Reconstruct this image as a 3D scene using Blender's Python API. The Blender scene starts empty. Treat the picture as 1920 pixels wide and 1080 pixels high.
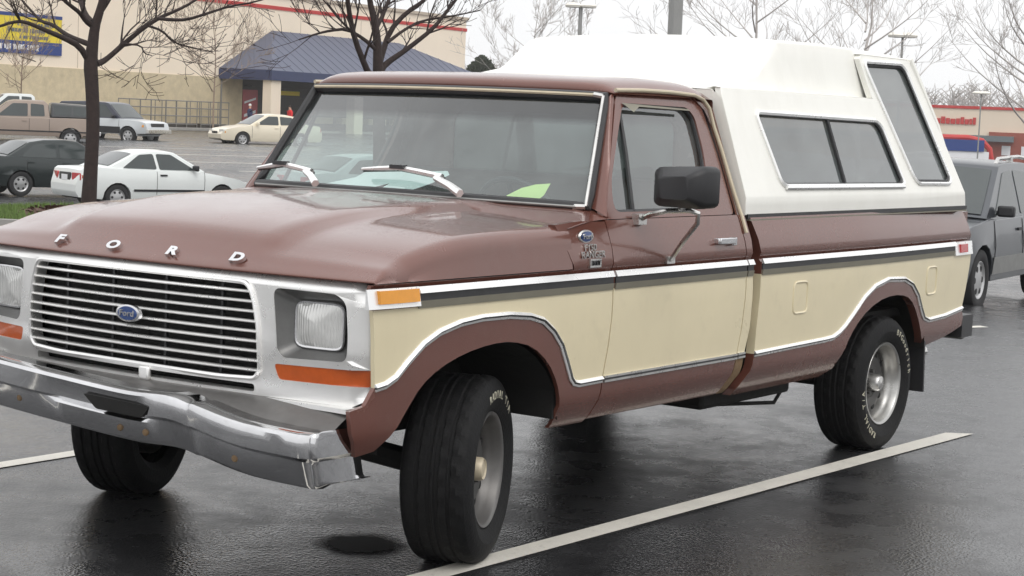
import bpy, bmesh, math, random
from mathutils import Vector, Matrix, noise
from mathutils.geometry import tessellate_polygon

S = bpy.context.scene
COL = S.collection
random.seed(7)
R_ = math.radians

# ------------------------------------------------------------------ camera
CAM = Vector((5.1809, 4.7227, 1.5758))
YAW, PITCH, ROLL = -2.5266, -0.0913, 0.0401
_d = Vector((math.cos(YAW) * math.cos(PITCH), math.sin(YAW) * math.cos(PITCH), math.sin(PITCH)))
_r = Vector((math.sin(YAW), -math.cos(YAW), 0))
_u = _r.cross(_d)
_R = math.cos(ROLL) * _r + math.sin(ROLL) * _u
_U = -math.sin(ROLL) * _r + math.cos(ROLL) * _u
cd = bpy.data.cameras.new('camera')
cd.sensor_width = 36.0
cd.lens = 3484.2 / 1920 * 36.0
cd.clip_start = 0.1
cd.clip_end = 5000
cam = bpy.data.objects.new('camera', cd)
COL.objects.link(cam)
cam.matrix_world = Matrix((( _R.x, _U.x, -_d.x, CAM.x), (_R.y, _U.y, -_d.y, CAM.y), (_R.z, _U.z, -_d.z, CAM.z), (0, 0, 0, 1)))
S.camera = cam
AX = Vector((math.cos(YAW), math.sin(YAW), 0))      # horizontal forward of the view
RX = Vector((math.sin(YAW), -math.cos(YAW), 0))     # horizontal right of the view

# ------------------------------------------------------------------ sky, sun, exposure
SUN_EL, SUN_AZ = R_(52), R_(60)
w = bpy.data.worlds.new('World')
S.world = w
w.use_nodes = True
nt = w.node_tree
nt.nodes.clear()
out = nt.nodes.new('ShaderNodeOutputWorld')
bg = nt.nodes.new('ShaderNodeBackground')
sky = nt.nodes.new('ShaderNodeTexSky')
sky.sky_type = 'NISHITA'
sky.sun_disc = False
sky.sun_elevation = SUN_EL
sky.sun_rotation = math.pi / 2 - SUN_AZ
sky.dust_density = 6.0
sky.air_density = 1.5
hs = nt.nodes.new('ShaderNodeHueSaturation')
hs.inputs['Saturation'].default_value = 0.25
hs.inputs['Value'].default_value = 0.085
nt.links.new(sky.outputs[0], hs.inputs['Color'])
tc = nt.nodes.new('ShaderNodeTexCoord')
sp = nt.nodes.new('ShaderNodeSeparateXYZ')
nt.links.new(tc.outputs['Generated'], sp.inputs[0])
rmp = nt.nodes.new('ShaderNodeValToRGB')            # overcast cloud: brighter towards the zenith
rmp.color_ramp.elements[0].position = 0.0
rmp.color_ramp.elements[0].color = (0.95, 0.955, 0.965, 1)
rmp.color_ramp.elements[1].position = 1.0
rmp.color_ramp.elements[1].color = (1.30, 1.305, 1.32, 1)
nt.links.new(sp.outputs['Z'], rmp.inputs[0])
nz = nt.nodes.new('ShaderNodeTexNoise')
nz.inputs['Scale'].default_value = 2.2
nz.inputs['Detail'].default_value = 4
nt.links.new(tc.outputs['Generated'], nz.inputs['Vector'])
mr = nt.nodes.new('ShaderNodeMapRange')
mr.inputs['From Min'].default_value = 0.3
mr.inputs['From Max'].default_value = 0.7
mr.inputs['To Min'].default_value = 0.93
mr.inputs['To Max'].default_value = 1.05
nt.links.new(nz.outputs['Fac'], mr.inputs['Value'])
ml = nt.nodes.new('ShaderNodeMix')
ml.data_type = 'RGBA'
ml.blend_type = 'MULTIPLY'
ml.inputs[0].default_value = 1.0
nt.links.new(rmp.outputs[0], ml.inputs[6])
nt.links.new(mr.outputs[0], ml.inputs[7])
mx = nt.nodes.new('ShaderNodeMix')
mx.data_type = 'RGBA'
mx.inputs[0].default_value = 0.85
nt.links.new(hs.outputs[0], mx.inputs[6])
nt.links.new(ml.outputs[2], mx.inputs[7])
nt.links.new(mx.outputs[2], bg.inputs[0])
bg.inputs[1].default_value = 1.0
nt.links.new(bg.outputs[0], out.inputs[0])
sl = bpy.data.lights.new('sun', 'SUN')
sl.energy = 0.6
sl.angle = R_(30)
sl.color = (1.0, 0.97, 0.93)
so = bpy.data.objects.new('sun', sl)
COL.objects.link(so)
sv = Vector((math.cos(SUN_EL) * math.cos(SUN_AZ), math.cos(SUN_EL) * math.sin(SUN_AZ), math.sin(SUN_EL)))
so.rotation_euler = sv.to_track_quat('Z', 'Y').to_euler()
so.location = (0, 0, 30)
S.view_settings.view_transform = 'Standard'
S.view_settings.look = 'None'
S.view_settings.exposure = 0.3
S.view_settings.gamma = 1.0
S.view_settings.use_curve_mapping = False
S.cycles.max_bounces = 8
S.cycles.volume_bounces = 2
S.cycles.transparent_max_bounces = 12

# ------------------------------------------------------------------ materials
def srgb(r, g, b):
    f = lambda c: (c / 255 / 12.92) if c <= 10 else ((c / 255 + 0.055) / 1.055) ** 2.4
    return (f(r), f(g), f(b))

def node(t, kind, **kw):
    n = t.nodes.new(kind)
    for k, v in kw.items():
        n.inputs[k].default_value = v
    return n

def mat(name, col, rough=0.5, metal=0.0, coat=0.0, vary=0.0, vscale=4.0, bump=0.0, bscale=60.0, dirt=0.0,
        dirtcol=(0.10, 0.08, 0.06), spec=0.5, rvary=0.0, trans=0.0, coords='Object', streak=0.0, streakcol=(0.2, 0.17, 0.13), drops=0.0):
    m = bpy.data.materials.new(name)
    m.use_nodes = True
    t = m.node_tree
    b = t.nodes['Principled BSDF']
    b.inputs['Base Color'].default_value = (*col, 1)
    b.inputs['Roughness'].default_value = rough
    b.inputs['Metallic'].default_value = metal
    b.inputs['Specular IOR Level'].default_value = spec
    b.inputs['Coat Weight'].default_value = coat
    b.inputs['Coat Roughness'].default_value = 0.06
    b.inputs['Transmission Weight'].default_value = trans
    c = t.nodes.new('ShaderNodeTexCoord')
    if vary > 0:
        n = node(t, 'ShaderNodeTexNoise', Scale=vscale, Detail=6, Roughness=0.65)
        t.links.new(c.outputs[coords], n.inputs['Vector'])
        mrn = node(t, 'ShaderNodeMapRange')
        mrn.inputs[1].default_value = 0.25
        mrn.inputs[2].default_value = 0.75
        mrn.inputs[3].default_value = 1 - vary
        mrn.inputs[4].default_value = 1 + vary
        t.links.new(n.outputs['Fac'], mrn.inputs[0])
        mm = t.nodes.new('ShaderNodeMix')
        mm.data_type = 'RGBA'
        mm.blend_type = 'MULTIPLY'
        mm.inputs[0].default_value = 1
        mm.inputs[6].default_value = (*col, 1)
        t.links.new(mrn.outputs[0], mm.inputs[7])
        last = mm.outputs[2]
        if dirt > 0:
            n2 = node(t, 'ShaderNodeTexNoise', Scale=vscale * 2.7, Detail=8, Roughness=0.75)
            t.links.new(c.outputs[coords], n2.inputs['Vector'])
            m2 = node(t, 'ShaderNodeMapRange')
            m2.inputs[1].default_value = 0.55
            m2.inputs[2].default_value = 0.8
            m2.inputs[3].default_value = 0
            m2.inputs[4].default_value = dirt
            t.links.new(n2.outputs['Fac'], m2.inputs[0])
            m3 = t.nodes.new('ShaderNodeMix')
            m3.data_type = 'RGBA'
            t.links.new(m2.outputs[0], m3.inputs[0])
            t.links.new(last, m3.inputs[6])
            m3.inputs[7].default_value = (*dirtcol, 1)
            last = m3.outputs[2]
        if streak > 0:                                  # rain runs and road film, drawn out downwards
            mp = t.nodes.new('ShaderNodeMapping')
            mp.inputs['Scale'].default_value = (4, 4, 0.8)
            t.links.new(c.outputs[coords], mp.inputs['Vector'])
            n5 = node(t, 'ShaderNodeTexNoise', Scale=2.2, Detail=7, Roughness=0.7)
            t.links.new(mp.outputs[0], n5.inputs['Vector'])
            m5 = node(t, 'ShaderNodeMapRange')
            m5.inputs[1].default_value = 0.46
            m5.inputs[2].default_value = 0.78
            m5.inputs[3].default_value = 0
            m5.inputs[4].default_value = streak
            t.links.new(n5.outputs['Fac'], m5.inputs[0])
            m6 = t.nodes.new('ShaderNodeMix')
            m6.data_type = 'RGBA'
            t.links.new(m5.outputs[0], m6.inputs[0])
            t.links.new(last, m6.inputs[6])
            m6.inputs[7].default_value = (*streakcol, 1)
            last = m6.outputs[2]
        t.links.new(last, b.inputs['Base Color'])
        if rvary > 0:
            m4 = node(t, 'ShaderNodeMapRange')
            m4.inputs[1].default_value = 0.3
            m4.inputs[2].default_value = 0.7
            m4.inputs[3].default_value = max(0.02, rough - rvary)
            m4.inputs[4].default_value = rough + rvary
            t.links.new(n.outputs['Fac'], m4.inputs[0])
            t.links.new(m4.outputs[0], b.inputs['Roughness'])
    if bump > 0:
        n3 = node(t, 'ShaderNodeTexNoise', Scale=bscale, Detail=4)
        t.links.new(c.outputs[coords], n3.inputs['Vector'])
        bp = node(t, 'ShaderNodeBump', Strength=bump, Distance=0.02)
        t.links.new(n3.outputs['Fac'], bp.inputs['Height'])
        if drops > 0:                                   # drizzle standing on the paint
            vd = node(t, 'ShaderNodeTexVoronoi', Scale=110)
            t.links.new(c.outputs[coords], vd.inputs['Vector'])
            rd = node(t, 'ShaderNodeMapRange')
            rd.inputs[1].default_value = 0.0
            rd.inputs[2].default_value = 0.34
            rd.inputs[3].default_value = 1.0
            rd.inputs[4].default_value = 0.0
            t.links.new(vd.outputs['Distance'], rd.inputs[0])
            b2 = node(t, 'ShaderNodeBump', Strength=drops, Distance=0.002)
            t.links.new(rd.outputs[0], b2.inputs['Height'])
            t.links.new(bp.outputs[0], b2.inputs['Normal'])
            t.links.new(b2.outputs[0], b.inputs['Normal'])
            t.links.new(b2.outputs[0], b.inputs['Coat Normal'])
        else:
            t.links.new(bp.outputs[0], b.inputs['Normal'])
    return m

def glass(name, tint, gloss=1.0, band=None, veil=0.06):
    """thin sheet of tinted glass: see-through plus a Fresnel reflection"""
    m = bpy.data.materials.new(name)
    m.use_nodes = True
    t = m.node_tree
    t.nodes.clear()
    o = t.nodes.new('ShaderNodeOutputMaterial')
    tr = t.nodes.new('ShaderNodeBsdfTransparent')
    tr.inputs[0].default_value = (*tint, 1)
    gl = t.nodes.new('ShaderNodeBsdfGlossy')
    gl.inputs['Roughness'].default_value = 0.03
    gl.inputs['Color'].default_value = (gloss, gloss, gloss, 1)
    fr = t.nodes.new('ShaderNodeFresnel')
    fr.inputs['IOR'].default_value = 1.5
    mxs = t.nodes.new('ShaderNodeMixShader')
    ml = t.nodes.new('ShaderNodeMath')
    ml.operation = 'MULTIPLY_ADD'
    ml.inputs[1].default_value = 2.0
    ml.inputs[2].default_value = 0.02
    ml.use_clamp = True
    ge = t.nodes.new('ShaderNodeNewGeometry')
    ir = t.nodes.new('ShaderNodeMapRange')
    ir.inputs[3].default_value = 1.5
    ir.inputs[4].default_value = 1 / 1.5
    t.links.new(ge.outputs['Backfacing'], ir.inputs[0])
    t.links.new(ir.outputs[0], fr.inputs['IOR'])
    t.links.new(fr.outputs[0], ml.inputs[0])
    t.links.new(ml.outputs[0], mxs.inputs[0])
    df = t.nodes.new('ShaderNodeBsdfDiffuse')           # pale veil painted into the pane, standing in for bright sky reflection
    df.inputs[0].default_value = (0.66, 0.77, 0.76, 1)
    fm = t.nodes.new('ShaderNodeMixShader')
    fc = t.nodes.new('ShaderNodeTexCoord')
    fn = node(t, 'ShaderNodeTexNoise', Scale=5.0, Detail=7, Roughness=0.7)
    t.links.new(fc.outputs['Object'], fn.inputs['Vector'])
    fr_ = node(t, 'ShaderNodeMapRange')
    fr_.inputs[1].default_value = 0.25
    fr_.inputs[2].default_value = 0.75
    fr_.inputs[3].default_value = veil * 0.6
    fr_.inputs[4].default_value = veil * 1.4
    t.links.new(fn.outputs['Fac'], fr_.inputs[0])
    t.links.new(fr_.outputs[0], fm.inputs[0])
    t.links.new(tr.outputs[0], fm.inputs[1])
    t.links.new(df.outputs[0], fm.inputs[2])
    t.links.new(fm.outputs[0], mxs.inputs[1])
    t.links.new(gl.outputs[0], mxs.inputs[2])
    t.links.new(mxs.outputs[0], o.inputs[0])
    if band:
        c = t.nodes.new('ShaderNodeTexCoord')
        s = t.nodes.new('ShaderNodeSeparateXYZ')
        t.links.new(c.outputs['Object'], s.inputs[0])
        r = t.nodes.new('ShaderNodeMapRange')
        r.inputs[1].default_value = band[0]
        r.inputs[2].default_value = band[1]
        t.links.new(s.outputs['Z'], r.inputs[0])
        mm = t.nodes.new('ShaderNodeMix')
        mm.data_type = 'RGBA'
        mm.inputs[6].default_value = (*tint, 1)
        mm.inputs[7].default_value = (*band[2], 1)
        t.links.new(r.outputs[0], mm.inputs[0])
        t.links.new(mm.outputs[2], tr.inputs[0])
        fb_ = t.nodes.new('ShaderNodeMath')             # the dyed shade band gets less of the painted veil
        fb_.operation = 'MULTIPLY_ADD'
        fb_.inputs[1].default_value = -0.75
        fb_.inputs[2].default_value = 1.0
        t.links.new(r.outputs[0], fb_.inputs[0])
        fm2 = t.nodes.new('ShaderNodeMath')
        fm2.operation = 'MULTIPLY'
        t.links.new(fb_.outputs[0], fm2.inputs[0])
        t.links.new(fr_.outputs[0], fm2.inputs[1])
        t.links.new(fm2.outputs[0], fm.inputs[0])
    return m

M = {}
M['brown'] = mat('brown_paint', srgb(108, 67, 57), 0.24, 0.15, 0.7, vary=0.09, vscale=2.5, bump=0.035, bscale=3.5, dirt=0.16, dirtcol=(0.2, 0.14, 0.11), rvary=0.07, streak=0.10, streakcol=(0.15, 0.105, 0.085), drops=0.15)
M['cream'] = mat('cream_paint', srgb(223, 211, 178), 0.33, 0, 0.35, vary=0.05, vscale=2.2, bump=0.03, bscale=3, dirt=0.24, dirtcol=(0.34, 0.28, 0.18), rvary=0.07, streak=0.07, streakcol=(0.40, 0.33, 0.21), drops=0.10)
M['chrome'] = mat('chrome', (0.72, 0.72, 0.73), 0.16, 1.0, vary=0.08, vscale=9, rvary=0.08, bump=0.03, bscale=7)
M['bumper_chrome'] = mat('worn_chrome', (0.66, 0.66, 0.67), 0.10, 1.0, vary=0.12, vscale=6, rvary=0.07, bump=0.06, bscale=5, dirt=0.2, dirtcol=(0.13, 0.10, 0.08))
M['rimalu'] = mat('weathered_alloy', (0.46, 0.455, 0.44), 0.32, 0.9, vary=0.15, vscale=10, rvary=0.08, dirt=0.3, dirtcol=(0.12, 0.11, 0.10))
M['alu'] = mat('brushed_aluminium', (0.66, 0.65, 0.63), 0.3, 1.0, vary=0.12, vscale=12, rvary=0.1)
M['brightgrille'] = mat('grille_metal', (0.88, 0.875, 0.86), 0.3, 0.7, vary=0.05, vscale=5, rvary=0.08, dirt=0.08, dirtcol=(0.4, 0.38, 0.35))
M['trim'] = mat('bright_trim', (0.90, 0.90, 0.89), 0.28, 0.6, vary=0.05, vscale=4, rvary=0.08)
M['dulltrim'] = mat('dull_grey_trim', srgb(138, 134, 120), 0.5, 0.3, vary=0.08, vscale=6)
M['whitecap'] = mat('white_fibreglass', srgb(238, 237, 230), 0.35, 0, 0.2, vary=0.03, vscale=3, dirt=0.08, dirtcol=(0.5, 0.48, 0.42), streak=0.16, streakcol=(0.52, 0.49, 0.42))
M['rubber'] = mat('tyre_rubber', (0.007, 0.007, 0.0075), 0.7, spec=0.3, vary=0.25, vscale=14, bump=0.2, bscale=90, dirt=0.3, dirtcol=(0.028, 0.026, 0.025))
M['black'] = mat('black_plastic', (0.02, 0.02, 0.022), 0.5, vary=0.15, vscale=8, bump=0.05, bscale=120)
M['blackrub'] = mat('black_rubber_trim', (0.03, 0.03, 0.032), 0.45, vary=0.2, vscale=20)
M['under'] = mat('underbody', (0.008, 0.0075, 0.007), 0.85, vary=0.4, vscale=6, bump=0.2, bscale=25)
M['greymetal'] = mat('grey_metal', (0.30, 0.30, 0.29), 0.45, 0.6, vary=0.15, vscale=9, dirt=0.25)
M['bezel'] = mat('silver_bezel', (0.15, 0.15, 0.147), 0.38, 0.5, vary=0.15, vscale=15, dirt=0.3, dirtcol=(0.12, 0.12, 0.11))
M['amber'] = mat('amber_lens', srgb(222, 146, 18), 0.22, 0, 0.5, vary=0.08, vscale=40)
M['amberdeep'] = mat('deep_amber_lens', srgb(184, 82, 22), 0.3, 0, 0.4, vary=0.12, vscale=30, bump=0.08, bscale=200)
M['red'] = mat('red_lens', srgb(180, 22, 26), 0.2, 0, 0.6, vary=0.1, vscale=30)
M['tan_lip'] = mat('aged_drip_rail', srgb(196, 184, 160), 0.45, 0.2, vary=0.1, vscale=12, dirt=0.1)
M['rimgrey'] = mat('dull_rim', (0.16, 0.155, 0.15), 0.45, 0.6, vary=0.2, vscale=9, dirt=0.3)
M['wheeldisc'] = mat('dull_wheel_steel', (0.085, 0.083, 0.08), 0.5, 0.5, vary=0.2, vscale=9, dirt=0.3)
M['rust'] = mat('rusty_metal', srgb(118, 96, 70), 0.8, vary=0.35, vscale=18, bump=0.3, bscale=60, dirt=0.6, dirtcol=(0.07, 0.03, 0.015))
M['interior'] = mat('interior_vinyl', srgb(78, 66, 60), 0.6, vary=0.12, vscale=6, bump=0.05, bscale=150)
M['darkint'] = mat('dark_interior', (0.03, 0.028, 0.026), 0.7, vary=0.2, vscale=6)
M['paper'] = mat('white_paper', (0.80, 0.81, 0.80), 0.7, vary=0.04, vscale=8)
M['greenpaper'] = mat('lime_paper', srgb(222, 238, 150), 0.7, vary=0.04, vscale=8)
M['wglass'] = glass('windshield_glass', (0.76, 0.89, 0.87), 1.0, band=(1.555, 1.585, (0.16, 0.165, 0.20)), veil=0.10)
M['sglass'] = glass('side_glass', (0.70, 0.78, 0.74), 1.0, veil=0.06)
M['tglass'] = glass('tinted_cap_glass', (0.30, 0.30, 0.30), 0.9, veil=0.11)
M['clip'] = mat('white_clip', (0.8, 0.8, 0.78), 0.4, vary=0.05)
M['blueoval'] = mat('blue_enamel', srgb(38, 66, 120), 0.25, 0, 0.6, vary=0.05)
M['letterwhite'] = mat('white_letters', srgb(196, 192, 172), 0.7, vary=0.2, vscale=30)

def lens_mat():
    m = mat('headlamp_glass', (0.72, 0.72, 0.70), 0.12, 0.35, 0.8, vary=0.1, vscale=20)
    t = m.node_tree
    c = t.nodes.new('ShaderNodeTexCoord')
    wv = t.nodes.new('ShaderNodeTexWave')
    wv.bands_direction = 'Y'
    wv.inputs['Scale'].default_value = 28
    wv.inputs['Distortion'].default_value = 1.5
    t.links.new(c.outputs['Object'], wv.inputs['Vector'])
    b = t.nodes.new('ShaderNodeBump')
    b.inputs['Strength'].default_value = 0.35
    b.inputs['Distance'].default_value = 0.01
    t.links.new(wv.outputs['Fac'], b.inputs['Height'])
    t.links.new(b.outputs[0], t.nodes['Principled BSDF'].inputs['Normal'])
    return m
M['lens'] = lens_mat()

def asphalt_mat():
    m = bpy.data.materials.new('wet_asphalt')
    m.use_nodes = True
    t = m.node_tree
    b = t.nodes['Principled BSDF']
    c = t.nodes.new('ShaderNodeTexCoord')
    big = node(t, 'ShaderNodeTexNoise', Scale=0.55, Detail=5, Roughness=0.6)
    mid = node(t, 'ShaderNodeTexNoise', Scale=3.5, Detail=6, Roughness=0.65)
    fine = node(t, 'ShaderNodeTexNoise', Scale=55, Detail=5, Roughness=0.8)
    vor = node(t, 'ShaderNodeTexVoronoi', Scale=85)
    for n in (big, mid, fine, vor):
        t.links.new(c.outputs['Object'], n.inputs['Vector'])
    r1 = t.nodes.new('ShaderNodeValToRGB')
    r1.color_ramp.elements[0].position = 0.3
    r1.color_ramp.elements[0].color = (0.012, 0.0122, 0.013, 1)
    r1.color_ramp.elements[1].position = 0.75
    r1.color_ramp.elements[1].color = (0.040, 0.040, 0.042, 1)
    t.links.new(fine.outputs['Fac'], r1.inputs[0])
    r2 = node(t, 'ShaderNodeMapRange')
    r2.inputs[1].default_value = 0.3
    r2.inputs[2].default_value = 0.7
    r2.inputs[3].default_value = 0.75
    r2.inputs[4].default_value = 1.3
    t.links.new(mid.outputs['Fac'], r2.inputs[0])
    mm = t.nodes.new('ShaderNodeMix')
    mm.data_type = 'RGBA'
    mm.blend_type = 'MULTIPLY'
    mm.inputs[0].default_value = 1
    t.links.new(r1.outputs[0], mm.inputs[6])
    t.links.new(r2.outputs[0], mm.inputs[7])
    t.links.new(mm.outputs[2], b.inputs['Base Color'])
    ad = t.nodes.new('ShaderNodeMath')
    ad.operation = 'MULTIPLY_ADD'
    ad.inputs[1].default_value = 0.55
    t.links.new(mid.outputs['Fac'], ad.inputs[0])
    a2 = t.nodes.new('ShaderNodeMath')
    a2.operation = 'MULTIPLY'
    a2.inputs[1].default_value = 0.55
    t.links.new(big.outputs['Fac'], a2.inputs[0])
    t.links.new(a2.outputs[0], ad.inputs[2])
    r3 = node(t, 'ShaderNodeMapRange')
    r3.inputs[1].default_value = 0.40
    r3.inputs[2].default_value = 0.70
    r3.inputs[3].default_value = 0.10
    r3.inputs[4].default_value = 0.40
    t.links.new(ad.outputs[0], r3.inputs[0])
    t.links.new(r3.outputs[0], b.inputs['Roughness'])
    b.inputs['Specular IOR Level'].default_value = 0.5
    bp = node(t, 'ShaderNodeBump', Strength=0.28, Distance=0.005)
    t.links.new(vor.outputs['Distance'], bp.inputs['Height'])
    bp2 = node(t, 'ShaderNodeBump', Strength=0.12, Distance=0.02)
    t.links.new(mid.outputs['Fac'], bp2.inputs['Height'])
    t.links.new(bp2.outputs[0], bp.inputs['Normal'])
    t.links.new(bp.outputs[0], b.inputs['Normal'])
    return m
M['asphalt'] = asphalt_mat()
M['line'] = mat('road_paint', srgb(214, 210, 200), 0.5, vary=0.10, vscale=5, dirt=0.55, dirtcol=(0.16, 0.155, 0.15), bump=0.2, bscale=70, rvary=0.1)
M['darkpatch'] = mat('dark_patch_plain', (0.004, 0.004, 0.005), 0.5, vary=0.3, vscale=6)
def patch_mat():
    m = mat('dark_patch_faded', (0.003, 0.003, 0.0035), 0.6, vary=0.3, vscale=6, spec=0.15)
    t = m.node_tree
    b = t.nodes['Principled BSDF']
    c = t.nodes.new('ShaderNodeTexCoord')
    l = t.nodes.new('ShaderNodeVectorMath')
    l.operation = 'LENGTH'
    t.links.new(c.outputs['Object'], l.inputs[0])
    n = node(t, 'ShaderNodeTexNoise', Scale=9, Detail=6, Roughness=0.75)
    t.links.new(c.outputs['Object'], n.inputs['Vector'])
    a = t.nodes.new('ShaderNodeMath')
    a.operation = 'MULTIPLY_ADD'
    a.inputs[1].default_value = 0.16
    t.links.new(n.outputs['Fac'], a.inputs[0])
    t.links.new(l.outputs['Value'], a.inputs[2])
    r = node(t, 'ShaderNodeMapRange')
    r.inputs[1].default_value = 0.19
    r.inputs[2].default_value = 0.27
    r.inputs[3].default_value = 1
    r.inputs[4].default_value = 0
    t.links.new(a.outputs[0], r.inputs[0])
    t.links.new(r.outputs[0], b.inputs['Alpha'])
    return m
M['darkpatch'] = patch_mat()
M['grass'] = mat('grass', (0.12, 0.19, 0.045), 0.8, vary=0.35, vscale=5)
M['mulch'] = mat('bark_mulch', srgb(86, 62, 50), 0.9, vary=0.4, vscale=12, bump=0.6, bscale=20)
M['kerb'] = mat('concrete_kerb', (0.32, 0.31, 0.29), 0.8, vary=0.15, vscale=6)
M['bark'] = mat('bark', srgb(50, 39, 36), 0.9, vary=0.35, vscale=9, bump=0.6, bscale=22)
M['barkglare'] = mat('glare_paled_bark', srgb(184, 178, 174), 0.9, vary=0.25, vscale=5)  # bark lightened: sky glare on the branches is put into the colour
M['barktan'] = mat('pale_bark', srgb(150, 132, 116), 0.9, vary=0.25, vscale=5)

# ------------------------------------------------------------------ helpers
def link(name, me, parent=None, mats=()):
    for m in mats:
        me.materials.append(M[m] if isinstance(m, str) else m)
    o = bpy.data.objects.new(name, me)
    COL.objects.link(o)
    if parent is not None:
        o.parent = parent
    return o

def empty(name, loc=(0, 0, 0), rz=0.0):
    o = bpy.data.objects.new(name, None)
    o.empty_display_size = 0.3
    COL.objects.link(o)
    o.location = loc
    o.rotation_euler = (0, 0, rz)
    return o

def tag(o, label=None, cat=None, group=None, kind=None):
    if label: o['label'] = label
    if cat: o['category'] = cat
    if group: o['group'] = group
    if kind: o['kind'] = kind
    return o

def finish(me, ang=35):
    me.update()
    for p in me.polygons:
        p.use_smooth = True
    if ang is not None:
        me.set_sharp_from_angle(angle=R_(ang))

def bevel(o, width, seg=2, ang=40):
    m = o.modifiers.new('bevel', 'BEVEL')
    m.width = width
    m.segments = seg
    m.limit_method = 'ANGLE'
    m.angle_limit = R_(ang)
    m.harden_normals = False
    return o

class MB:
    def __init__(s):
        s.v, s.f, s.m = [], [], []
    def add(s, vs, fs, mi=0):
        n = len(s.v)
        s.v += [tuple(p) for p in vs]
        s.f += [tuple(i + n for i in f) for f in fs]
        s.m += [mi] * len(fs)
        return s
    def box(s, c, d, mi=0, rz=0.0, mt=None):
        x, y, z = d[0] / 2, d[1] / 2, d[2] / 2
        vs = [Vector((a * x, b * y, e * z)) for a in (-1, 1) for b in (-1, 1) for e in (-1, 1)]
        if mt is not None: vs = [mt @ p for p in vs]
        elif rz: vs = [Matrix.Rotation(rz, 3, 'Z') @ p for p in vs]
        vs = [p + Vector(c) for p in vs]
        return s.add(vs, [(0, 1, 3, 2), (4, 6, 7, 5), (0, 4, 5, 1), (2, 3, 7, 6), (0, 2, 6, 4), (1, 5, 7, 3)], mi)
    def tube(s, pts, r, n=8, mi=0, cap=True, closed=False):
        pts = [Vector(p) for p in pts]
        rr = r if isinstance(r, (list, tuple)) else [r] * len(pts)
        k = len(pts)
        tn = []
        for i in range(k):
            a = pts[(i - 1) % k] if (closed or i > 0) else pts[i]
            b = pts[(i + 1) % k] if (closed or i < k - 1) else pts[i]
            d = (b - a)
            tn.append(d.normalized() if d.length > 1e-9 else Vector((0, 0, 1)))
        up = Vector((0, 0, 1)) if abs(tn[0].z) < 0.9 else Vector((1, 0, 0))
        x = tn[0].cross(up).normalized()
        vs = []
        for i in range(k):
            x = (x - tn[i] * x.dot(tn[i]))
            x = x.normalized() if x.length > 1e-9 else tn[i].orthogonal().normalized()
            y = tn[i].cross(x)
            for j in range(n):
                a = 2 * math.pi * j / n
                vs.append(pts[i] + (x * math.cos(a) + y * math.sin(a)) * rr[i])
        fs = []
        for i in range(k if closed else k - 1):
            for j in range(n):
                a, b = i * n + j, i * n + (j + 1) % n
                c, d = ((i + 1) % k) * n + (j + 1) % n, ((i + 1) % k) * n + j
                fs.append((a, b, c, d))
        if cap and not closed:
            fs.append(tuple(range(n - 1, -1, -1)))
            fs.append(tuple((k - 1) * n + j for j in range(n)))
        return s.add(vs, fs, mi)
    def lathe(s, prof, n=32, mi=0, mt=None, rmod=None, closed=False):
        """prof: (radius, offset along local y)"""
        vs = []
        for i, (r, h) in enumerate(prof):
            for j in range(n):
                a = 2 * math.pi * j / n
                q = r + (rmod(i, j) if rmod else 0)
                vs.append(Vector((q * math.cos(a), h, q * math.sin(a))))
        if mt is not None: vs = [mt @ p for p in vs]
        fs = []
        k = len(prof)
        for i in range(k if closed else k - 1):
            for j in range(n):
                i2 = (i + 1) % k
                fs.append((i * n + j, i2 * n + j, i2 * n + (j + 1) % n, i * n + (j + 1) % n))
        return s.add(vs, fs, mi)
    def grid(s, fn, nu, nv, mi=0, flip=False):
        vs = [fn(i / nu, j / nv) for i in range(nu + 1) for j in range(nv + 1)]
        fs = []
        for i in range(nu):
            for j in range(nv):
                q = (i * (nv + 1) + j, (i + 1) * (nv + 1) + j, (i + 1) * (nv + 1) + j + 1, i * (nv + 1) + j + 1)
                fs.append(q[::-1] if flip else q)
        return s.add(vs, fs, mi)
    def prism(s, poly, fn0, fn1, mi=0):
        n = len(poly)
        vs = [fn0(*p) for p in poly] + [fn1(*p) for p in poly]
        fs = [tuple(range(n)), tuple(range(2 * n - 1, n - 1, -1))]
        for i in range(n):
            j = (i + 1) % n
            fs.append((i, i + n, j + n, j))
        return s.add(vs, fs, mi)
    def build(s, name, mats, parent=None, ang=35, recalc=True):
        me = bpy.data.meshes.new(name)
        me.from_pydata(s.v, [], s.f)
        me.update()
        for p, mi in zip(me.polygons, s.m):
            p.material_index = mi
        if recalc:
            bm = bmesh.new()
            bm.from_mesh(me)
            bmesh.ops.recalc_face_normals(bm, faces=bm.faces)
            bm.to_mesh(me)
            bm.free()
        finish(me, ang)
        return link(name, me, parent, mats if isinstance(mats, (list, tuple)) else (mats,))

def smooth_loop(pts, it=1, closed=True):
    """Chaikin corner cutting"""
    for _ in range(it):
        n = len(pts)
        o = []
        rng = range(n) if closed else range(n - 1)
        if not closed: o.append(pts[0])
        for i in rng:
            a, b = pts[i], pts[(i + 1) % n]
            o.append(tuple(a[k] * .75 + b[k] * .25 for k in range(len(a))))
            o.append(tuple(a[k] * .25 + b[k] * .75 for k in range(len(a))))
        if not closed: o.append(pts[-1])
        pts = o
    return pts

def rrect(a0, a1, b0, b1, r, n=4):
    o = []
    for cx, cy, s in ((a1 - r, b1 - r, 0), (a0 + r, b1 - r, 1), (a0 + r, b0 + r, 2), (a1 - r, b0 + r, 3)):
        for i in range(n + 1):
            t = math.pi / 2 * (s + i / n)
            o.append((cx + r * math.cos(t), cy + r * math.sin(t)))
    return o

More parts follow.
